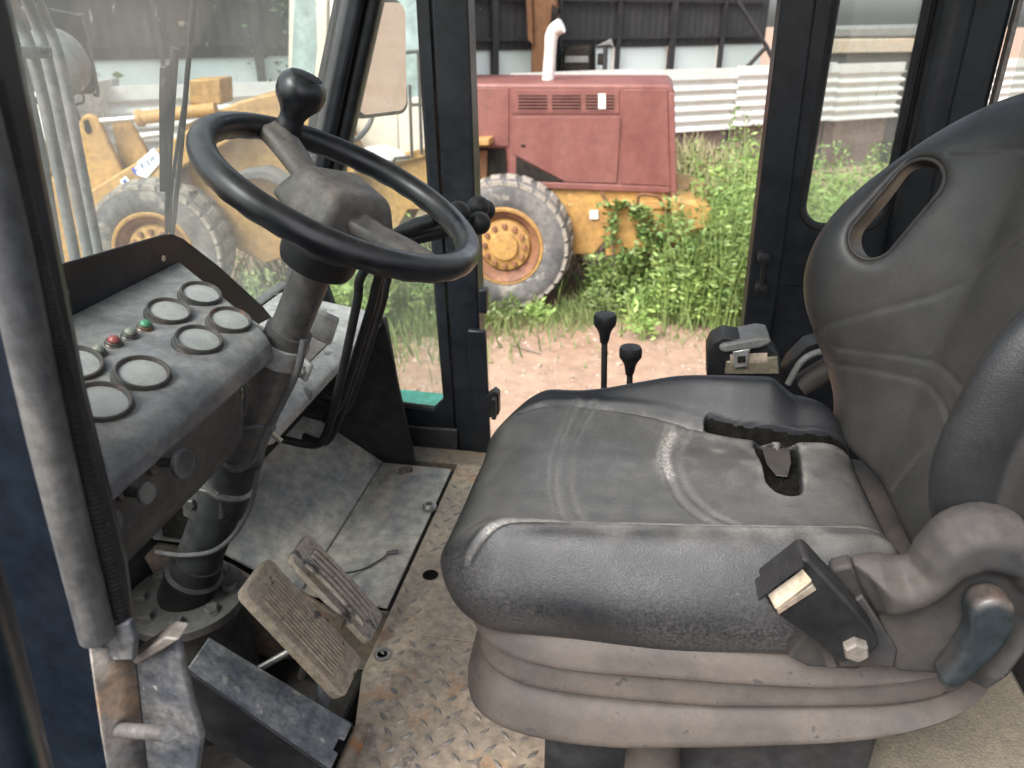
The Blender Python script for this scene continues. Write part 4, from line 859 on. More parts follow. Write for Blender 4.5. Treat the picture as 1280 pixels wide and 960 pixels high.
wl = thing('work_lamp', 'grey domed work lamp in front of the dark mirror', 'lamp', at(80,90,x=-1.8))
obj('lamp_shell', MB().lathe(at(62,82,x=-1.8), (-.25,.95,.15), [(.0,-.05),(.05,-.045),(.09,-.02),(.10,.02),(.10,.05),(.085,.06),(0,.062)], 28), 'lampgrey', wl)
obj('lamp_bracket', MB().tube([at(76,95,x=-1.8),at(84,118,x=-1.82)], .012, 8), 'rubber', wl)
tag(obj('mirror_cable', MB().tube([at(*p,x=-1.85) for p in ((82,118),(96,138),(100,150),(94,132),(104,128),(103,118),(92,116))], .004, 8, smooth=5), 'cable'), 'thin black cable curling below the dark mirror', 'cable')
# ================================================================== GROUND
GZ = -1.95
gr = obj('ground', MB().add([(-300,-300,GZ),(300,-300,GZ),(300,300,GZ),(-300,300,GZ)], [(0,1,2,3)]), 'ground', smooth=False, kind='structure')
obj('bounce_slab', MB().box((0,-9.,GZ+.0),(40,20.,.10)), 'bounce_grey', kind='structure')  # unseen slab added behind the camera to cool the bounce light
obj('chassis', MB().box((.0,1.08,-1.05),(1.5,1.22,1.6)), 'green', cab, bevel=.03)
def atp(px, py, y0=7.5, k=.18, x0=-5.):
    r = _F + _R*((px-640)/F) + _U*((480-py)/F); t = (y0-k*x0)/(r.y-k*r.x); return Vector((0,0,CZ))+r*t
# ================================================================== WHEEL LOADER
ld = thing('wheel_loader', 'weathered yellow wheel loader with faded red engine hood and cream cab', 'wheel loader', (-2.6,9.2,GZ))
HY = 8.45
def sp_prism(name, px, y, th, m, parent=None, bevel=.012, **k):
    return obj(name, MB().prism([at(a,b,y=y) for a,b in px], (0,th,0)), m, parent or ld, bevel=bevel, **k)
hood = sp_prism('hood', [(530,104),(836,105),(843,112),(846,240),(634,228),(632,186),(530,184)], HY, 1.4, 'redhood', bevel=.03)
sp_prism('hood_panel', [(641,146),(776,146),(771,229),(708,228),(642,193)], HY-.018, .016, 'redhood', hood, bevel=.006)
sp_prism('hood_panel', [(589,110),(636,110),(636,183),(589,181)], HY-.012, .010, 'redhood', hood, bevel=.005)
sp_prism('hood_panel', [(780,112),(834,112),(838,233),(776,230)], HY-.014, .012, 'redhood', hood, bevel=.005)
sp_prism('corner_strip', [(836,116),(843,116),(847,252),(838,252)], HY-.03, .05, 'redhood', hood)
sp_prism('sill_rail', [(660,227),(838,234),(838,242),(680,236)], HY-.03, .06, 'redhood', hood)
sp_prism('louvre_frame', [(640,112),(774,112),(774,142),(640,142)], HY-.012, .010, 'redhood', hood, bevel=.004)
for a, b in ((648,684),(690,726),(732,768)):
    lv_ = sp_prism('louvre', [(a,119),(b,119),(b,138.5),(a,138.5)], HY-.0135, .004, 'dark', hood, bevel=0)
    for i in range(5):
        y_ = 121+i*4; sl_ = sp_prism('slat', [(a,y_),(b,y_),(b,y_+1.7),(a,y_+1.7)], HY-.02, .008, 'redhood', lv_, bevel=0)
sp_prism('white_patch', [(748,117),(757,117),(757,136),(748,136)], HY-.024, .004, 'white', hood, bevel=0)
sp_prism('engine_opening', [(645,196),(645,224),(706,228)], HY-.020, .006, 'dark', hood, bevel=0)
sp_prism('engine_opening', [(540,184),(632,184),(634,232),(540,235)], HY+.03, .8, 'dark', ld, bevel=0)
sp_prism('engine_pipe', [(598,188),(609,188),(609,224),(600,224)], HY-.01, .06, 'rusty', ld)
sp_prism('fender_shelf', [(545,177),(611,174),(612,182),(545,186)], HY-.25, .35, 'yellow', ld)
sp_prism('hood_latch', [(651,181),(657,181),(657,184),(651,184)], HY-.022, .01, 'dark', hood, bevel=0)
ex = obj('exhaust_pipe', MB().tube([at(684,110,y=9.0),at(688,62,y=9.0),at(689,48,y=9.0),at(693,38,y=9.0),at(702,32,y=8.98)], [.065,.065,.07,.075,.078], 16, smooth=4), 'white', ld)
sp_prism('rear_frame', [(600,232),(836,238),(838,262),(760,262),(757,300),(742,318),(640,318),(600,300)], HY+.02, 1.3, 'yellow')
sp_prism('battery_box', [(757,258),(834,260),(836,312),(824,318),(757,320)], HY-.18, .5, 'yellow')
sp_prism('counterweight', [(838,246),(866,250),(892,262),(890,288),(868,292),(838,316)], HY-.1, 1.5, 'yellow', bevel=.05)
sp_prism('box_lid', [(757,254),(834,256),(836,262),(756,262)], HY-.2, .5, 'yellow')
obj('grab_rail', MB().tube([at(797,258,y=HY-.22),at(798,246,y=HY-.24),at(803,243,y=HY-.24),at(822,246,y=HY-.24),at(828,256,y=HY-.22),at(838,275,y=HY-.2)], .018, 10, smooth=3), 'rusty', ld)
obj('grab_rail', MB().tube([at(752,240,y=HY-.05),at(756,248,y=HY-.1),at(762,258,y=HY-.1)], .02, 10), 'rusty', ld)
sp_prism('plate', [(737,263),(748,263),(748,274),(737,274)], HY, .015, 'white', bevel=0)
def wheel(c, axd, R_, wd, parent=ld):
    axd = Vector(axd).normalized(); Rt = axd.orthogonal()
    o_ = c
    t = obj('tyre', MB().lathe(o_, axd, [(R_*.56,.03),(R_*.60,.0),(R_*.74,-.018),(R_*.88,-.005),(R_*.955,.03),(R_*.975,.07),(R_*.975,wd-.07),(R_*.95,wd-.03),(R_*.75,wd),(R_*.56,wd-.02)], 56, cap=False), 'tyre', parent)
    n = 26; up = Vector((0,0,1)); fw_ = axd.cross(up).normalized()
    base = None
    for i in range(n):
        a = 2*math.pi*i/n
        if base is None:
            mb = MB(); er = fw_; et = up; h0, h1 = R_*.90, R_*1.0
            for s0, s1, sk in ((-.002, wd*.46, .05), (wd*.54, wd+.002, -.05)):
                P8 = []
                for rr in (h0, h1):
                    for q, wv_ in ((s0,.074),(s1,.050)):
                        off = (0 if q in (s0,) else sk) if sk > 0 else (-sk if q == s0 else 0)
                        for sg in (-1,1):
                            P8.append(er*(rr-(.035 if (q == s0 and sk > 0 or q == s1 and sk < 0) and rr == h1 else 0))+axd*q+et*(sg*wv_*(1 if rr == h0 else .8)+off))
                mb.add(P8, [(0,1,3,2),(4,6,7,5),(0,4,5,1),(2,3,7,6),(0,2,6,4),(1,5,7,3)])
            base = bpy.data.meshes.new('tread_lug'); base.from_pydata(mb.v, [], mb.f); base.materials.append(M['tread_tan'])
        o2 = bpy.data.objects.new('tread_lug', base); COL.objects.link(o2); o2.parent = t
        o2.matrix_local = Matrix.Translation(o_-rootloc(parent)) @ Matrix.Rotation(a, 4, axd)
    rm_ = obj('rim', MB().lathe(o_, axd, [(R_*.60,.012),(R_*.575,-.006),(R_*.53,.0),(R_*.50,.05),(R_*.485,.09),(R_*.42,.12),(R_*.40,.10),(R_*.37,.05),(R_*.22,.03),(R_*.20,.0),(R_*.12,-.005),(0,-.005)], 40, cap=False), 'yellow', parent)
    obj('rim_ring', MB().lathe(o_, axd, [(R_*.535,-.014),(R_*.50,.020),(R_*.455,.035),(R_*.44,.06),(R_*.40,.078)], 40, cap=False), 'rustrim', rm_)
    bm_ = None
    for i in range(12):
        a = 2*math.pi*i/12; p = o_+axd*.045+(fw_*math.cos(a)+up*math.sin(a))*R_*.30
        obj('wheel_nut', MB().hexbolt(p, -axd, .032, .04), 'rustrim', rm_)
rc = at(630,318,y=8.08); wheel(Vector((rc.x, 8.08, GZ+.735)), (0,1,0), .735, .52)
fc = atp(191,312,7.2,.18,-5); wheel(Vector((fc.x, fc.y, GZ+.74)), (-.18,1,0), .74, .52)
wheel(Vector((rc.x, 9.75, GZ+.735)), (0,1,0), .735, .52)
def fr(name, px, y0, th, m, parent=None, bevel=.02, **k):
    return obj(name, MB().prism([atp(a,b,y0) for a,b in px], (-.18*th,th,0)), m, parent or ld, bevel=bevel, **k)
fr('boom_arm', [(20,240),(60,222),(110,240),(190,190),(262,146),(300,140),(318,160),(290,176),(235,205),(205,225),(165,246),(130,268),(118,330),(70,330),(40,290)], 7.55, .16, 'yellow')
fr('front_frame', [(222,160),(300,126),(345,116),(385,122),(420,150),(445,200),(445,300),(330,330),(275,300),(240,230)], 7.8, 1.0, 'yellow')
fr('mudguard', [(268,232),(300,215),(330,212),(380,235),(410,270),(404,276),(372,246),(330,224),(300,226),(275,242)], 7.5, .45, 'tyre')
fr('bell_crank', [(97,158),(101,146),(110,142),(122,148),(135,178),(165,238),(150,250),(125,258),(112,240),(103,190)], 7.70, .08, 'yellow')
fr('slot', [(104,152),(109,149),(114,163),(110,168),(106,164)], 7.685, .01, 'dark', bevel=0)
fr('link_plate', [(138,152),(150,147),(162,150),(188,196),(150,214)], 7.86, .06, 'yellow')
obj('cylinder_rod', MB().tube([atp(118,152,7.75), atp(180,147,7.75)], .032, 14), 'chrome', ld)
obj('cylinder_barrel', MB().tube([atp(172,148,7.75), atp(178,147.5,7.75), atp(180,147,7.75), atp(270,136,7.75)], [.085,.085,.068,.068], 16), 'yellow', ld)
obj('cylinder_rod', MB().tube([atp(160,172,8.3), atp(215,166,8.3)], .035, 14), 'white', ld)
fr('tool_box', [(235,100),(275,98),(277,131),(236,131)], 8.0, .4, 'yellow')
fr('boom_arm', [(10,330),(30,200),(60,215),(110,330)], 8.5, .16, 'yellow')
fr('bucket', [(-60,170),(8,118),(50,112),(58,175),(52,186),(-60,260)], 8.9, 2.0, 'white')
# stickers with print on the boom arm
st = fr('sticker', [(171,203),(192,185),(204,199),(182,224)], 7.535, .004, 'sticker', bevel=0)
fr('sticker', [(164,212),(172,206),(182,222),(172,219)], 7.534, .004, 'sticker', bevel=0)
fr('sticker', [(150,226),(157,220),(165,230),(155,237)], 7.534, .004, 'sticker', bevel=0)
fr('blue_mark', [(164,211),(168,208),(168,212),(174,211),(169,215),(173,220),(167,217)], 7.530, .002, 'blueprint', bevel=0)
fr('blue_mark', [(153,226),(156,223),(161,230),(157,233)], 7.530, .002, 'blueprint', bevel=0)
def text(s, o_, ux, uy, size, m, parent, name='print'):
    cu = bpy.data.curves.new('txt', 'FONT'); cu.body = s; cu.size = size; cu.shear = .25; cu.extrude = .0005
    to = bpy.data.objects.new('txt', cu); COL.objects.link(to); bpy.context.view_layer.update()
    me = bpy.data.meshes.new_from_object(to.evaluated_get(bpy.context.evaluated_depsgraph_get())); bpy.data.objects.remove(to)
    ux = Vector(ux).normalized(); uy = Vector(uy); uy = (uy-ux*uy.dot(ux)).normalized(); uz = ux.cross(uy)
    T = Matrix((ux,uy,uz)).transposed().to_4x4(); T.translation = o_; me.transform(T); return link(name, me, m, parent, smooth=False)
ux_ = atp(201,193,7.53)-atp(179,212,7.53); text('Kaw', atp(178,213.5,7.527), ux_, atp(175,205,7.53)-atp(182,214,7.53), .115, 'greyprint', st)
# cab of the loader
cb = lambda name, px, y, th, m, **k: sp_prism(name, px, y, th, m, **k)
cb('cab_panel', [(437,128),(547,120),(552,196),(440,198)], 8.75, 1.2, 'cwhite')
cb('cab_door_panel', [(448,140),(496,138),(498,188),(450,190)], 8.735, .012, 'cwhite')
cb('cab_pillar', [(393,-60),(410,-60),(408,60),(402,130),(392,200),(378,200),(390,130),(396,60)], 8.75, .10, 'cwhite')
cb('cab_pillar', [(413,-60),(428,-60),(424,60),(412,130),(400,200),(392,200),(404,130),(411,60)], 8.70, .08, 'white')
cb('cab_pillar', [(519,-60),(530,-60),(547,122),(535,124)], 8.72, .10, 'white')
cb('cab_pillar', [(362,-60),(370,-60),(366,95),(360,95)], 9.9, .08, 'cwhite')
cb('cab_glass', [(428,-60),(520,-60),(536,122),(440,128),(412,128)], 8.80, .01, 'cglass', bevel=0)
cb('cab_glass', [(370,-60),(394,-60),(396,60),(390,130),(380,150),(362,150)], 9.3, .01, 'cglass', bevel=0)
cb('cab_roof', [(350,-75),(560,-75),(560,-60),(350,-60)], 8.6, 1.5, 'cwhite')
cb('cab_cowl', [(380,150),(440,150),(448,200),(372,200)], 8.85, 1.0, 'cwhite')
cb('step_deck', [(395,205),(452,192),(500,206),(545,182),(556,172),(566,172),(566,262),(510,262),(470,330),(420,330)], 8.5, .9, 'yellow')
cb('step_rail', [(470,200),(545,182),(545,192),(480,212)], 8.45, .06, 'yellow')
cb('rag', [(453,185),(480,182),(500,190),(512,200),(490,204),(470,200),(456,194)], 8.40, .12, 'white', bevel=.03)
for a in ([(515,198),(512,106)],[(527,193),(523,66)],[(505,66),(548,62)],[(512,131),(552,130)],[(486,210),(494,198),(512,196)]):
    obj('hand_rail', MB().tube([at(x_,y_,y=8.4) for x_,y_ in a], .018, 8), 'shedfrm', ld)
# ================================================================== FENCE
fA = Vector((-6.9,10.55,0)); fD = Vector((.818,.576,0)); fN = Vector((fD.y,-fD.x,0))
fe = thing('fence', 'white corrugated sheet steel fence standing on a stained low wall', 'fence', fA+Vector((0,0,GZ)))
def corr(t0, t1, z0, z1, pitch, amp, off, nseg=2):
    n = int((z1-z0)/pitch*10); vs, fs = [], []
    for j in range(n+1):
        z = z0+(z1-z0)*j/n; o_ = amp*math.cos(2*math.pi*(z-z1)/pitch); o_ = amp*max(-1,min(1,1.6*o_/amp))
        for i in range(nseg+1):
            p = fA+fD*(t0+(t1-t0)*i/nseg)+fN*(o_+off); vs.append((p.x,p.y,z+.004*math.sin((t0+i)*5)))
    w = nseg+1
    fs = [(j*w+i, j*w+i+1, (j+1)*w+i+1, (j+1)*w+i) for j in range(n) for i in range(nseg)]
    return MB().add(vs, fs)
t = -9.; i = 0
while t < 22:
    L_ = 2.3+.4*random.random(); dzz = random.uniform(-.03,.03)
    obj('fence_sheet', corr(t, t+L_+.06, -.93+dzz, .02+dzz, .185, .03, .0 if i % 2 else .035), 'fence', fe)
    obj('top_sheet', MB().prism([fA+fD*t+Vector((0,0,.0+dzz)), fA+fD*(t+L_)+Vector((0,0,.0+dzz)), fA+fD*(t+L_)+Vector((0,0,.19+dzz)), fA+fD*t+Vector((0,0,.19+dzz*.4))], fN*-.03), 'fence', fe)
    p = fA+fD*t-fN*.12; obj('fence_post', MB().box((p.x,p.y,-.9),(.07,.07,2.1)), 'shedfrm', fe)
    t += L_; i += 1
wq = [fA+fD*-9.-fN*.1, fA+fD*22-fN*.1]
obj('low_wall', MB().prism([wq[0]+Vector((0,0,GZ-.02)), wq[1]+Vector((0,0,GZ-.02)), wq[1]+Vector((0,0,-.91)), wq[0]+Vector((0,0,-.91))], fN*-.2), 'lowwall', fe)
# ================================================================== SHED
sA = Vector((-6.75,13.39,0)); sD = Vector((.752,.659,0)).normalized(); sN = Vector((sD.y,-sD.x,0))
sh = thing('shed', 'long dark steel shed with pale lower panels coloured as if lit from behind', 'shed', sA+Vector((0,0,GZ)))
def sq(name, t0, t1, z0, z1, off, th, m): 
    return obj(name, MB().prism([sA+sD*t0+sN*off+Vector((0,0,z0)), sA+sD*t1+sN*off+Vector((0,0,z0)), sA+sD*t1+sN*off+Vector((0,0,z1)), sA+sD*t0+sN*off+Vector((0,0,z1))], -sN*th), m, sh, smooth=False)
t = -14.; bay = 1.55; i = 0; T_END = 11.5
while t < T_END:
    r_ = random.uniform(-.02,.02)
    n_ = 8; 
    vs = []; fs = []
    for k in range(n_*2+1):
        p = sA+sD*(t+bay*k/(n_*2))+sN*(.007 if k % 2 else -.007); vs += [(p.x,p.y,.46+r_),(p.x,p.y,4.2)]
    fs = [(2*k,2*k+2,2*k+3,2*k+1) for k in range(n_*2)]
    obj('cladding_sheet', MB().add(vs, fs), 'shed', sh, smooth=False)
    sq('light_panel', t+.02, t+bay-.02, GZ+.3, .48, -.05, .02, 'lightpan')
    wd_ = .13 if i % 3 == 0 else .06
    sq('post', t-wd_/2, t+wd_/2, GZ, 4.2, .14, .12, 'shedfrm')
    t += bay; i += 1
for z in (.62, 1.35, 2.1): sq('girt', -14, T_END+.6, z, z+.06, .09, .05, 'shedfrm')
sq('base_beam', -14, T_END+.6, GZ, GZ+.3, .0, .1, 'lowwall'); sq('roof_edge', -14, T_END+.6, 4.2, 4.4, .8, 2.5, 'shed')
b0 = at(915,-10,y=20); b1 = at(958,58,y=20.3); obj('brace', MB().tube([b0, b1], .05, 8).tube([b1, b1+Vector((-.5,0,-.6))], .05, 8).tube([b1, b1+Vector((.4,0,-.6))], .05, 8), 'shedfrm', sh)
# things beyond the fence
ea = thing('rusty_mast', 'rusty orange brown machine mast rising behind the fence', 'mast', at(677,100,y=16.5)*1)
obj('mast', MB().prism([at(663,120,y=16.5),at(692,120,y=16.5),at(690,60,y=16.5),at(697,20,y=16.5),at(692,-40,y=16.5),at(660,-40,y=16.5),at(659,20,y=16.5),at(664,60,y=16.5)], (0,.4,0)), 'rusty', ea, bevel=.03)
obj('bracket', MB().prism([at(690,5,y=16.45),at(698,12,y=16.45),at(692,36,y=16.45),at(688,30,y=16.45)], (0,.3,0)), 'dark', ea)
obj('side_plate', MB().prism([at(657,-20,y=16.4),at(664,-20,y=16.4),at(666,55,y=16.4),at(660,50,y=16.4)], (0,.45,0)), 'rusty', ea)
obj('foot', MB().prism([at(660,110,y=16.5),at(696,110,y=16.5),Vector((at(696,110,y=16.5).x,16.5,GZ)),Vector((at(660,110,y=16.5).x,16.5,GZ))], (0,.4,0)), 'rusty', ea)
mc_ = thing('parked_machine', 'dark machine cab with pale window band behind the fence', 'machine', at(720,100,y=17))
obj('body', MB().prism([at(702,110,y=17),at(739,110,y=17),at(739,62,y=17),at(735,57,y=17),at(706,57,y=17),at(702,62,y=17)], (0,1.2,0)), 'dark', mc_, bevel=.05)
obj('window_band', MB().prism([at(707,70,y=16.98),at(735,70,y=16.98),at(736,78,y=16.98),at(706,78,y=16.98)], (0,.02,0)), 'lampgrey', mc_)
obj('lower_body', MB().prism([at(700,108,y=17.1),at(741,108,y=17.1),Vector((at(741,108,y=17.1).x,17.1,GZ)),Vector((at(700,108,y=17.1).x,17.1,GZ))], (0,1.0,0)), 'dark', mc_)
pv = thing('marker_post', 'thin post with a pale bent tip beside the dark machine', 'post', at(757,110,y=15.6))
obj('post', MB().tube([Vector((at(757,110,y=15.6).x,15.6,GZ)), at(757,58,y=15.6)], .045, 10), 'shedfrm', pv)
obj('tip', MB().prism([at(744,58,y=15.6),at(757,52,y=15.6),at(764,48,y=15.6),at(768,60,y=15.6),at(762,56,y=15.6)], (0,.08,0)), 'lampgrey', pv, bevel=.01)
obj('box', MB().box(at(753,74,y=15.65), (.18,.15,.2)), 'dark', pv, bevel=.02)
tb_ = thing('truck_bed', 'grey and tan truck bed showing above the fence at right', 'truck', at(1100,75,y=19))
obj('bed', MB().prism([at(1000,68,y=19),at(1230,64,y=19),at(1230,47,y=19),at(1000,49,y=19)], (0,1.6,0)), 'tread', tb_, bevel=.03)
obj('tarp', MB().prism([at(1000,48,y=19.02),at(1230,46,y=19.02),at(1230,30,y=19.02),at(1000,34,y=19.02)], (0,1.6,0)), 'lampgrey', tb_, bevel=.05)
obj('bounce_slab', MB().box((0,-9.,GZ+.0),(40,20.,.10)), 'bounce_grey', kind='structure')  # second copy of the added bounce slab
obj('chassis', MB().prism([at(1000,69,y=19.1),at(1230,65,y=19.1),Vector((at(1230,65,y=19.1).x,19.1,GZ)),Vector((at(1000,69,y=19.1).x,19.1,GZ))], (0,1.2,0)), 'shed', tb_)
lb = thing('loader_bucket', 'rusty brown steel bucket raised on an arm beyond the loader at left', 'bucket', Vector((at(190,90,y=12.6).x,12.6,GZ)))
by = 12.6
obj('bucket_shell', MB().prism([at(147,28,y=by),at(228,30,y=by),at(231,60,y=by),at(226,84,y=by),at(196,86,y=by),at(166,74,y=by),at(150,58,y=by)], (0,1.0,0)), 'rusty', lb, bevel=.05)
obj('bucket_lip', MB().prism([at(146,24,y=by-.03),at(230,27,y=by-.03),at(230,34,y=by-.03),at(147,32,y=by-.03)], (0,1.05,0)), 'tanrust', lb, bevel=.02)
obj('lift_arm', MB().prism([at(120,60,y=by+.1),at(150,70,y=by+.1),at(200,96,y=by+.1),at(250,104,y=by+.1),at(250,118,y=by+.1),at(190,112,y=by+.1),at(120,88,y=by+.1)], (0,.3,0)), 'tyre', lb, bevel=.03)
obj('lift_post', MB().prism([at(140,70,y=by+.1),at(152,70,y=by+.1),Vector((at(152,70,y=by+.1).x,by+.1,GZ)),Vector((at(140,70,y=by+.1).x,by+.1,GZ))], (0,.3,0)), 'tyre', lb, bevel=.02)
obj('boom_tip', MB().prism([at(88,-12,y=by),at(136,-12,y=by),at(140,6,y=by),at(134,17,y=by),at(122,16,y=by),at(100,6,y=by)], (0,.4,0)), 'yellow', lb, bevel=.05)
obj('boom_stay', MB().prism([at(124,10,y=by+.1),at(132,10,y=by+.1),at(142,80,y=by+.1),at(134,80,y=by+.1)], (0,.15,0)), 'tyre', lb)
# ================================================================== PLANTS
rng = np.random.default_rng(5)
def leafmesh(C, Nn, size, jit=.35, ratio=.5, droop=0.):
    """two-triangle folded leaves at points C"""
    n = len(C); d = rng.normal(size=(n,3)); d[:,2] = np.abs(d[:,2])*.5-droop; d += Nn*.6; d /= np.linalg.norm(d,axis=1)[:,None]
    s = np.cross(d, rng.normal(size=(n,3))); s /= np.linalg.norm(s,axis=1)[:,None]; u = np.cross(d, s)
    L = size*(1+jit*rng.normal(size=n)).clip(.4,1.8)[:,None]; w = L*ratio
    V = np.empty((n,4,3)); V[:,0] = C; V[:,1] = C+d*L*.5+s*w*.5+u*L*.06; V[:,2] = C+d*L; V[:,3] = C+d*L*.5-s*w*.5+u*L*.06
    return V.reshape(-1,3), np.arange(n*4).reshape(n,4)
def blob(n, c, r, clumps=9):
    cc = rng.normal(size=(clumps,3)); cc /= np.linalg.norm(cc,axis=1)[:,None]; cc *= rng.uniform(.25,.85,(clumps,1))
    k = rng.integers(0, clumps, n); p = cc[k]+rng.normal(size=(n,3))*.24
    nn = p/np.maximum(np.linalg.norm(p,axis=1),1e-3)[:,None]
    return np.array(c)+p*np.array(r), nn
def shrub(px, py, h, w, n, lab, m='leaf', size=.05, grp='weedy shrubs around the parked loader'):
    b = at(px,py,z=GZ); t = thing('shrub', lab, 'shrub', b, grp); ns = max(5, int(n/42)); mb = MB(); C = []; D = []
    for i in range(ns):
        r_ = math.sqrt(rng.uniform(0,1)); a = rng.uniform(0,6.28); hh = h*(rng.uniform(.55,1.12))*(1-.35*r_*r_)
        p0 = np.array((b.x+math.cos(a)*r_*w*.5, b.y+math.sin(a)*r_*w*.4, GZ)); ln = np.array((math.cos(a)*r_+rng.normal()*.4, math.sin(a)*r_+rng.normal()*.4, 0))*hh*.22
        pm = p0+ln*.3+(0,0,hh*.55); pt = p0+ln+(0,0,hh)
        mb.tube([p0,pm,pt], [.007,.005,.002], 4, cap=False)
        k = 48; tt_ = rng.uniform(.12,1.0,k)**.8
        q = np.where(tt_[:,None] < .55, p0+(pm-p0)*(tt_[:,None]/.55), pm+(pt-pm)*((tt_[:,None]-.55)/.45)); an = rng.uniform(0,6.28,k)
        rad = np.stack([np.cos(an), np.sin(an), rng.uniform(-.15,.8,k)],1); sp = (.03+.13*(1-tt_)*rng.uniform(.2,1,k))[:,None]
        C.append(q+rad*sp); D.append(rad)
    C = np.concatenate(C); D = np.concatenate(D); C[:,2] = np.maximum(C[:,2], GZ+.02)
    V, Q = leafmesh(C, D*1.6, size*1.25, .4, .36, .1); link('foliage', npmesh('foliage', V, Q), m, t, smooth=False)
    obj('stems', mb, 'leafy', t, smooth=False)
SH = [(905,396,1.75,1.2,4200,'tall bright green weed shrub against the dark rear door post','leaf'),
 (872,398,1.45,.9,3200,'dense green weed shrub right of the rusty counterweight','leaf'),
 (935,385,2.0,1.1,3600,'tallest weed shrub seen beside the rear door post','leafy'),
 (822,388,.75,.9,1500,'low spreading weed below the counterweight of the loader','leaf'),
 (772,384,.85,.55,1200,'upright weed growing in front of the yellow battery box','leaf'),
 (800,395,.35,.5,500,'small pale weed at the edge of the dirt track','leafy'),
 (806,425,.38,.16,160,'single thin weed sprouting from the dirt track','leafy'),
 (744,392,.3,.6,500,'low tuft of weeds right of the rear tyre','grass'),
 (848,402,.85,.7,1500,'leafy weed clump left of the tall shrub on the track edge','leafy'),
 (672,402,.2,.1,90,'tiny yellow green weed under the rear tyre','leafy'),
 (610,405,.28,.6,500,'short weeds just right of the dark door post','grass'),
 (895,345,2.0,1.4,3200,'broad green shrub behind the counterweight below the fence','leaf'),
 (470,400,.95,1.0,1600,'pale weed clump behind the cab side pane left of the post','leaf'),
 (530,395,1.0,.9,1500,'green weed shrub seen through the side pane by the post','leaf'),
 (425,415,.9,1.0,1400,'green weed clump seen beyond the steering column','leafy'),
 (345,420,.8,1.0,1000,'weed clump beside the front tyre under the steering wheel','grass'),
 (1060,340,1.5,1.5,2000,'pale green shrub seen through the dusty rear side window','leafy'),
 (1120,330,1.7,1.5,2000,'green shrub at the right edge of the rear side window','leaf'),
 (1010,370,1.4,1.3,1600,'green shrub hidden mostly by the rear door post','leaf')]
SH += [(1040,300,1.3,1.7,2000,'pale weed bank left behind the rear side window below the wall','leafy'),(1092,292,1.2,1.9,2200,'broad weed bank in the middle of the rear side window','leaf'),(1140,300,1.4,1.6,1800,'weed bank at the right of the rear side window by its post','leafy'),(930,300,1.3,1.4,1800,'weed growth against the low wall beside the dry reeds','leaf')]
for a in SH: shrub(*a[:6], m=a[6])
vine = thing('climbing_vine', 'green climbing vine hanging over the yellow battery box of the loader', 'vine', at(790,330,y=8.1))
C = []
for px, py, n, sx_, sy_ in ((772,258,90,16,5),(800,268,140,14,8),(806,292,160,10,14),(765,290,130,6,22),(822,300,110,10,18),(838,282,60,8,10),(780,325,160,12,14),(800,318,120,14,10)):
    for _ in range(n): C.append(at(px+rng.normal()*sx_*.6, py+rng.normal()*sy_*.6, y=HY-.26+rng.normal()*.05))
C = np.array(C); V, Q = leafmesh(C, np.tile([0,-1,.3],(len(C),1)), .065); link('foliage', npmesh('foliage', V, Q), 'leaf', vine, smooth=False)
obj('stem', MB().tube([at(770,345,y=HY-.24),at(766,300,y=HY-.22),at(772,262,y=HY-.22),at(800,262,y=HY-.23),at(806,300,y=HY-.24)], .01, 6, smooth=4), 'bark', vine)
def reed(px, py, h, n, lab):
    b = at(px,py,z=GZ); t = thing('reed_clump', lab, 'reeds', b, 'dry reeds below the white fence'); V = []; Fq = []
    for i in range(n):
        x_ = b.x+rng.normal()*.28; y_ = b.y+rng.normal()*.25; hh = h*rng.uniform(.5,1.05); a = rng.uniform(0,6.28); l = rng.uniform(.05,.45); w_ = .012
        dx, dy = math.cos(a)*l, math.sin(a)*l; k = len(V)
        for j, (f_, ww) in enumerate(((0,1),(.5,1),(.85,.7),(1,.1))):
            bx_ = x_+dx*f_*f_; by_ = y_+dy*f_*f_; bz = GZ+hh*f_*(1-.12*f_*f_)
            V += [(bx_-w_*ww,by_,bz),(bx_+w_*ww,by_+.004,bz)]
        Fq += [(k+2*j,k+2*j+1,k+2*j+3,k+2*j+2) for j in range(3)]
    obj('blades', MB().add(V, Fq), 'straw', t, smooth=False)
reed(858,262,1.45,200,'tallest dry reed clump right behind the red hood'); reed(885,252,1.2,170,'dry reed clump below the low wall right of the hood'); reed(915,262,1.0,130,'shorter dry reed clump nearest the dark door post')
# grass (stuff)
V = []; Fq = []
def blades(cx, cy_, rx, ry, n, h):
    for i in range(n):
        x_ = cx+rng.normal()*rx; y_ = cy_+rng.normal()*ry; hh = h*rng.uniform(.3,1.1); a = rng.uniform(0,6.28); l = hh*rng.uniform(.1,.6); w_ = rng.uniform(.004,.009); k = len(V)
        V.extend([(x_-w_,y_,GZ),(x_+w_,y_+w_*.5,GZ),(x_+math.cos(a)*l*.4+w_*.6,y_+math.sin(a)*l*.4,GZ+hh*.6),(x_+math.cos(a)*l,y_+math.sin(a)*l,GZ+hh)]); Fq.append((k,k+1,k+2,k+3))
for px, py, n, rx, ry, h in ((480,398,1300,1.0,.35,.25),(400,415,1000,.9,.4,.25),(640,400,500,.5,.14,.14),(720,396,350,.35,.12,.16),(775,392,450,.3,.15,.2),(840,394,500,.4,.18,.2),(900,396,600,.4,.2,.25),(860,370,900,.6,.5,.35),(540,400,900,.5,.3,.25),(300,440,700,.8,.6,.25),(930,432,90,.2,.2,.10),(700,412,60,.4,.1,.08),(860,420,80,.3,.2,.08)):
    b = at(px,py,z=GZ); blades(b.x, b.y, rx, ry, n, h)
for i in range(40):
    blades(rng.uniform(-9,6), rng.uniform(8.2,14), .8, .5, 90, .4)
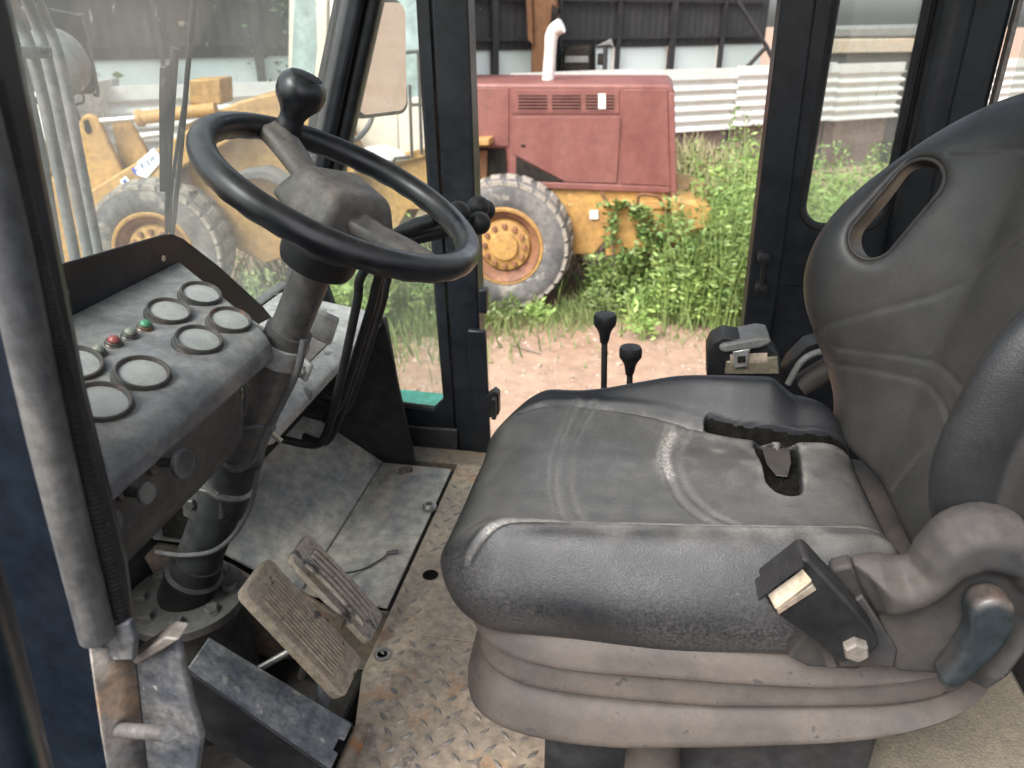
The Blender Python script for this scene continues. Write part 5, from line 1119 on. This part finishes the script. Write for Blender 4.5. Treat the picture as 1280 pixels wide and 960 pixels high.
obj('grass', MB().add(V, Fq), 'grass', smooth=False, kind='stuff')
# pebbles and twig on the track (stuff)
mb = MB()
for i in range(420):
    px, py = rng.uniform(480,935), rng.uniform(402,500); b = at(px,py,z=GZ); r = abs(rng.normal())*.014+.008; q = Matrix.Rotation(rng.uniform(0,6),3,'Z') @ Matrix.Rotation(rng.uniform(0,1),3,'X')
    vs = [q @ Vector(v)*r for v in ((1.2,0,0),(-1.1,.1,0),(0,1,0),(.1,-.9,0),(0,0,.7),(0,0,-.7))]
    mb.add([b+v for v in vs], [(0,2,4),(2,1,4),(1,3,4),(3,0,4),(2,0,5),(1,2,5),(3,1,5),(0,3,5)])
obj('pebbles', mb, 'stone', smooth=False, kind='stuff')
tag(obj('twig', MB().tube([at(640,431,z=GZ+.015), at(655,436,z=GZ+.02), at(675,442,z=GZ+.015)], [.012,.011,.006], 6), 'bark', loc=at(655,436,z=GZ)), 'dark twig lying on the red dirt track', 'twig')
# trees beyond the fence at left
def tree(x, y, h, r, lab, n=15000):
    t = thing('tree', lab, 'tree', (x,y,GZ), 'trees beyond the white fence')
    mb = MB(); top = Vector((x+.2,y,GZ+h*.8)); mb.tube([(x,y,GZ),(x+.08,y,GZ+h*.35),top], [.2,.14,.04], 10, smooth=4)
    for i in range(7):
        a = i*2.4; z0 = GZ+h*(.3+.07*i); mb.tube([(x+.06,y,z0),(x+math.cos(a)*r*.4,y+math.sin(a)*r*.4,z0+.5),(x+math.cos(a)*r*.8,y+math.sin(a)*r*.8,z0+.8)], [.07,.045,.015], 6, smooth=3)
    obj('trunk', mb, 'bark', t); C, N_ = blob(n, (x,y,GZ+h*.62), (r,r,h*.38), 34); V, Q = leafmesh(C, N_, .13); link('crown', npmesh('crown', V, Q), 'leafd', t, smooth=False)
tree(-7.2,14.6,6.5,1.8,'dark leafy tree left of the raised brown bucket'); tree(-10.5,13.0,6.5,2.0,'dark leafy tree farthest left behind the hoses'); tree(-4.7,14.2,6.0,1.1,'narrow dark tree just left of the cream loader cab', 8000)
